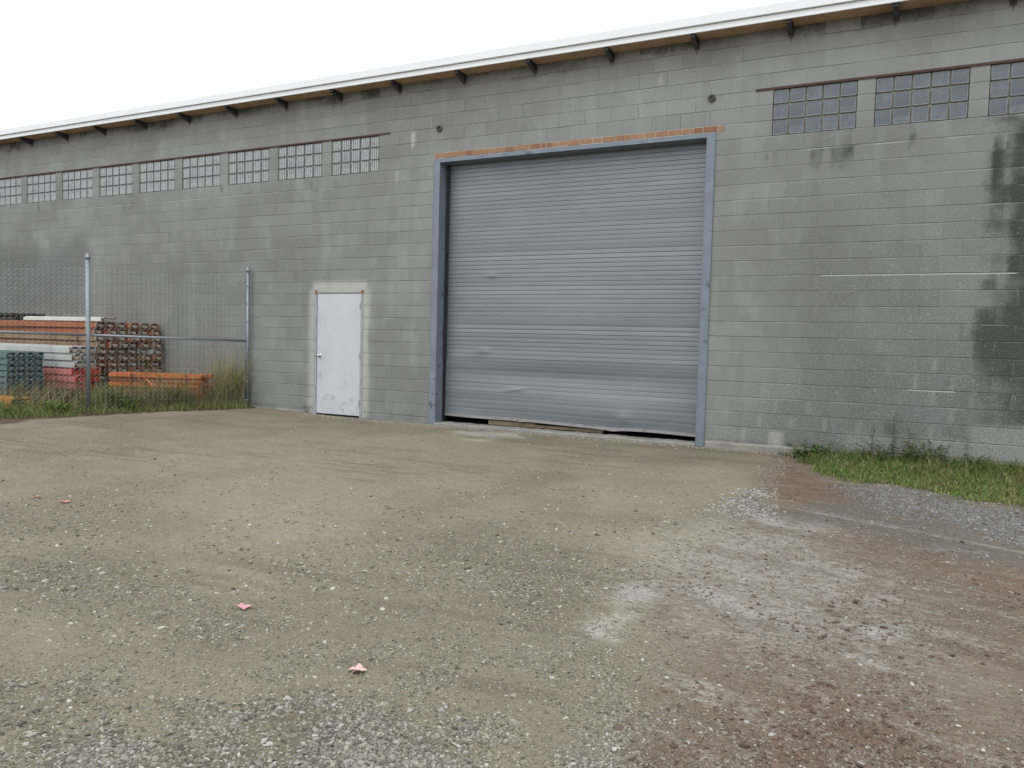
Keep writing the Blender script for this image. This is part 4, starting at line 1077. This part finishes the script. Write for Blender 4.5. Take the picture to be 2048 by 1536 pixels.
# ------------------------------------------------------------------ stored steel behind the fence
def ordn(i): return ("first", "second", "third", "fourth", "fifth", "sixth", "seventh", "eighth", "ninth", "tenth", "eleventh", "twelfth", "thirteenth", "fourteenth", "fifteenth")[i]
def beam_mesh(L, wd, hh, mats, name="rack_beam"):
    """hollow rack beam along local -X with its open end at the origin, stepped profile"""
    b = MB(); t = .008
    st = hh*.42
    prof = [(-wd/2, 0), (wd/2, 0), (wd/2, hh), (-wd/2+wd*.28, hh), (-wd/2+wd*.28, hh-st*.5), (-wd/2, hh-st*.5)]
    n = len(prof)
    def off(p):
        cx, cz = 0, hh*.45; return (p[0]+(t if p[0] < cx else -t), p[1]+(t if p[1] < cz else -t))
    inn = [off(p) for p in prof]
    for k in range(n):
        a, c = prof[k], prof[(k+1) % n]; ai, ci = inn[k], inn[(k+1) % n]
        b.quad((0, a[0], a[1]), (-L, a[0], a[1]), (-L, c[0], c[1]), (0, c[0], c[1]))
        b.quad((0, a[0], a[1]), (0, c[0], c[1]), (0, ci[0], ci[1]), (0, ai[0], ai[1]))
        b.quad((0, ai[0], ai[1]), (0, ci[0], ci[1]), (-.25, ci[0], ci[1]), (-.25, ai[0], ai[1]))
    b.quad(*[(-.25, q[0], q[1]) for q in inn]); b.quad(*[(-L, q[0], q[1]) for q in prof][::-1])
    return b
def make_beam(L, wd, hh, mat, plate=None, end="end_plate"):
    def mk(loc, rotz, label, group):
        o = empty("rack_beam", loc, label, "steel beam", group); o.rotation_euler = (0, 0, rotz)
        return o
    body = beam_mesh(L, wd, hh, mat).build("beam_body", mat, None)
    pl = MB(); pl.box((-.004, -wd*.5-.004, -.006), (.010, -wd*.5+.016, hh*.96)); pl.box((-.004, -wd*.34, hh*.16), (.009, wd*.30, hh*.62))
    plo = pl.build("end_plate", plate or mat, None)
    return body, plo, mk
_used = {}
def place_beam(key, L, wd, hh, mat, plate, loc, rotz, label, group):
    if key not in _used:
        body, plo, mk = make_beam(L, wd, hh, mat, plate); _used[key] = (body, plo); first = True
    else: first = False
    body, plo = _used[key]
    o = bpy.data.objects.new("rack_beam", None); COL.objects.link(o); o.location = loc; o.rotation_euler = (0, 0, rotz); o.empty_display_size = .2
    tag(o, label, "steel beam", group)
    if first: body.parent = o; plo.parent = o
    else:
        for s in (body, plo):
            c = s.copy(); COL.objects.link(c); c.parent = o
    return o
M_b = [worn("rusty_brown_beam", (.36,.135,.06), (.27,.10,.05), 5, .85, .05, .3, rust=(.12,.05,.03), rust_amt=.42),
       worn("faded_brown_beam", (.30,.21,.13), (.22,.14,.085), 4, .85, 0, .3, rust=(.17,.07,.04), rust_amt=.5),
       worn("pale_grey_beam", (.50,.52,.50), (.42,.43,.41), 4, .7, 0, .3, rust=(.17,.10,.06), rust_amt=.42)]
M_endl = worn("scraped_end_plate", (.50,.48,.42), (.30,.22,.15), 9, .7, .2, .3, rust=(.12,.055,.035), rust_amt=.5)
M_red = worn("faded_red_beam", (.62,.24,.21), (.55,.17,.13), 3, .7, 0, .3, rust=(.22,.09,.06), rust_amt=.42)
M_redd = worn("deep_red_end", (.50,.07,.035), (.36,.05,.03), 9, .7, 0, .3)
M_or = worn("orange_beam", (.60,.19,.05), (.45,.13,.04), 3, .7, 0, .3, rust=(.17,.075,.035), rust_amt=.5)
M_or2 = worn("rusty_orange_beam", (.42,.15,.06), (.30,.11,.05), 3, .8, 0, .3, rust=(.15,.07,.04), rust_amt=.5)
M_yel = worn("yellow_orange_beam", (.52,.27,.05), (.45,.20,.04), 5, .7, 0, .3, rust=(.22,.10,.04), rust_amt=.48)
M_blk = worn("black_rack_steel", (.03,.032,.03), (.055,.055,.05), 9, .7, .2)
M_teal = worn("grey_green_beam", (.13,.19,.19), (.09,.14,.145), 9, .75, .1, .3, rust=(.10,.12,.10), rust_amt=.45)
M_wb = worn("white_beam", (.66,.66,.62), (.56,.55,.50), 5, .7, 0, .3, rust=(.30,.22,.15), rust_amt=.36)

# stack against the block wall: ends face the yard gate
wdB, hB = .185, .116
nrow, ncol = 12, 6
for r in range(nrow):
    for c in range(ncol):
        i = (r*7+c*3+(r*c) % 5) % 5
        mi_ = 0 if (r >= nrow-2 and c >= 3) else (1 if i in (1, 3) else 0)
        if i == 4: mi_ = 2 if c < 2 else 1
        y = -.17-c*(wdB+.018); x = -7.42+random.uniform(-.09, .07)-(.05*c)
        place_beam("b%d" % mi_, 4.6, wdB, hB-.006, M_b[mi_], M_endl, (x, y, .10+r*(hB+.006)), random.uniform(-.02, .02),
                   "rusty brown stacked beam, %s layer from the top, %s out from the wall" % (ordn(nrow-1-r), ordn(c)), "brown rack beams stacked against the wall")
topB = .10+nrow*(hB+.006)
for k in range(3):
    place_beam("wb", 2.35, .15, .075, M_wb, M_endl, (-7.55-.1*k, -1.18+.17*k, topB), .01*k, "white beam on top of the brown stack, %s one from the front" % ordn(k), "white beams on top of the brown stack")
# black rack piece resting on the far end
bk = empty("storage_rack", (-10.7, -.75, topB+.002), "black open rack lying on top of the brown stack at the far left", "rack")
for dz in (.03, .12):
    b = MB()
    for dy in (-.4, -.2, 0, .2): b.box((-1.6, dy-.02, dz-.025), (.35, dy+.02, dz+.02))
    b.build("rail", M_blk, bk)
b = MB()
for dx in np.arange(-1.5, .35, .22): b.box((dx-.015, -.41, .052), (dx+.015, .22, .092))
b.build("cross_bar", M_blk, bk)
# front stack: red below, pale grey above
hA = .128; wdA = .17
for r in range(8):
    for c in range(3):
        red = r < 5
        mt = M_red if red else M_b[2]
        x = -7.52+(.06 if red else 0)+random.uniform(-.08, .08)+.10*(c == 2); y = -1.47-c*(wdA+.012)
        place_beam("a%d" % red, 5.2, wdA, hA-.008, mt, M_redd if red else M_endl, (x, y, .08+r*hA), random.uniform(-.006, .006),
                   "%s front stack beam, %s layer from the ground, %s from the brown stack" % ("faded red" if red else "pale grey", ordn(r), ordn(c)), "red and pale grey beams in the front stack")
# orange beams beside the fence
ax, ay = -5.55, -.50; rz = math.atan2(.62, 1.0)*.62
for r in range(7):
    for c in range(3):
        x = ax-.0+c*.09*math.sin(rz)+random.uniform(-.06, .03); y = ay-c*.12
        place_beam("o%d" % (r % 2), 1.75, .108, .072, (M_or, M_or2)[(r*2+c) % 2] if False else (M_or, M_or2)[r % 2], M_or, (x-.02*r*random.random(), y, .05+r*.086), rz+random.uniform(-.03, .03),
                   "orange beam behind the fence, %s layer from the ground, %s from the wall" % (ordn(r), ordn(c)), "orange beams stacked behind the fence")
b = MB()
tz = .05+7*.086+.02
pts = []
for (px, py, Yd) in ((243,750,-1.05),(262,751,-1.07),(280,753,-1.1),(292,758,-1.13),(299,764,-1.17),(305,771,-1.2)):
    X_, Z_ = vpt(px, py, Yd); pts.append((X_, Yd, Z_))
M_strap = worn("bright_orange_strap", (.80,.33,.17), (.75,.28,.13), 5, .5)
b.tube(pts, .011, 8)
st_ = b.build("plastic_strap", M_strap); tag(st_, "bright orange curved strap hanging over the stacked orange beams", "strap")
# grey green bundle and yellow beams at the left edge
for r in range(9):
    for c in range(4):
        place_beam("t", 1.5, .15, .098, M_teal, M_teal, (-7.75+random.uniform(-.02, .02), -2.30-c*.16, .06+r*.103), random.uniform(-.004, .004),
                   "grey green bundled beam, %s layer from the ground, %s towards the camera" % (ordn(r), ordn(c)), "grey green beams in a bundle")
for r in range(2):
    for c in range(3):
        place_beam("y", 1.8, .12, .10, M_yel, M_yel, (-6.98+.04*c, -2.98-c*.13, .06+r*.105), .03+random.uniform(-.01, .01),
                   "yellow orange beam low in the weeds, %s layer, %s towards the camera" % (("lower", "upper")[r], ordn(c)), "yellow orange beams in the weeds")

# ------------------------------------------------------------------ fallen leaves
def leaf_shape(rad, lobes):
    P = []
    for k in range(40):
        a = 2*math.pi*k/40
        r = rad*(.66+.34*abs(math.cos(lobes*a/2))**1.2)*(1+.08*math.sin(9*a)); P.append((r*math.cos(a), r*math.sin(a)))
    return P
def fallen_leaf(px, py, rad, c, rot, label):
    x, y = gpt(px, py); z = float(gheight(np.array([x]), np.array([y]))[0])
    t = NT("dry_leaf_pink", .7, .2); mt = t.out(t.mix(t.noise(50, 3), c, tuple(v*.75 for v in c)))
    P = leaf_shape(rad, 5); b = MB(); n = len(P)
    zf = lambda p: .010+.35*(p[0]**2)/rad-.25*abs(p[1])*.3
    top = [(p[0], p[1], zf(p)) for p in P]
    for k in range(n):
        a, q = top[k], top[(k+1) % n]; b.quad((0, 0, .008), a, q)
        b.quad((0, 0, .0068), (q[0], q[1], q[2]-.0012), (a[0], a[1], a[2]-.0012)); b.quad(a, (a[0], a[1], a[2]-.0012), (q[0], q[1], q[2]-.0012), q)
    o = b.build("fallen_leaf", mt); o.location = (x, y, z+.004); o.rotation_euler = (0, .12, rot)
    s = MB(); s.tube([(-rad*.5, 0, .011), (-rad*1.1, .006, .009), (-rad*1.5, .012, .004)], .0012, 5); s.build("leaf_stem", mt, o)
    tag(o, label, "leaf", "pink fallen leaves on the gravel")
fallen_leaf(489, 1212, .036, (.66,.36,.39), .4, "bright pink fallen leaf on the gravel, left one of the two near leaves")
fallen_leaf(714, 1344, .038, (.70,.47,.42), 1.9, "pale pink fallen leaf on the gravel, nearest leaf to the camera")
fallen_leaf(130, 1003, .040, (.60,.28,.20), 1.0, "salmon fallen leaf far left on the yard, right one of a distant pair")
fallen_leaf(76, 995, .034, (.58,.30,.22), 2.6, "small salmon fallen leaf far left on the yard, left one of a distant pair")
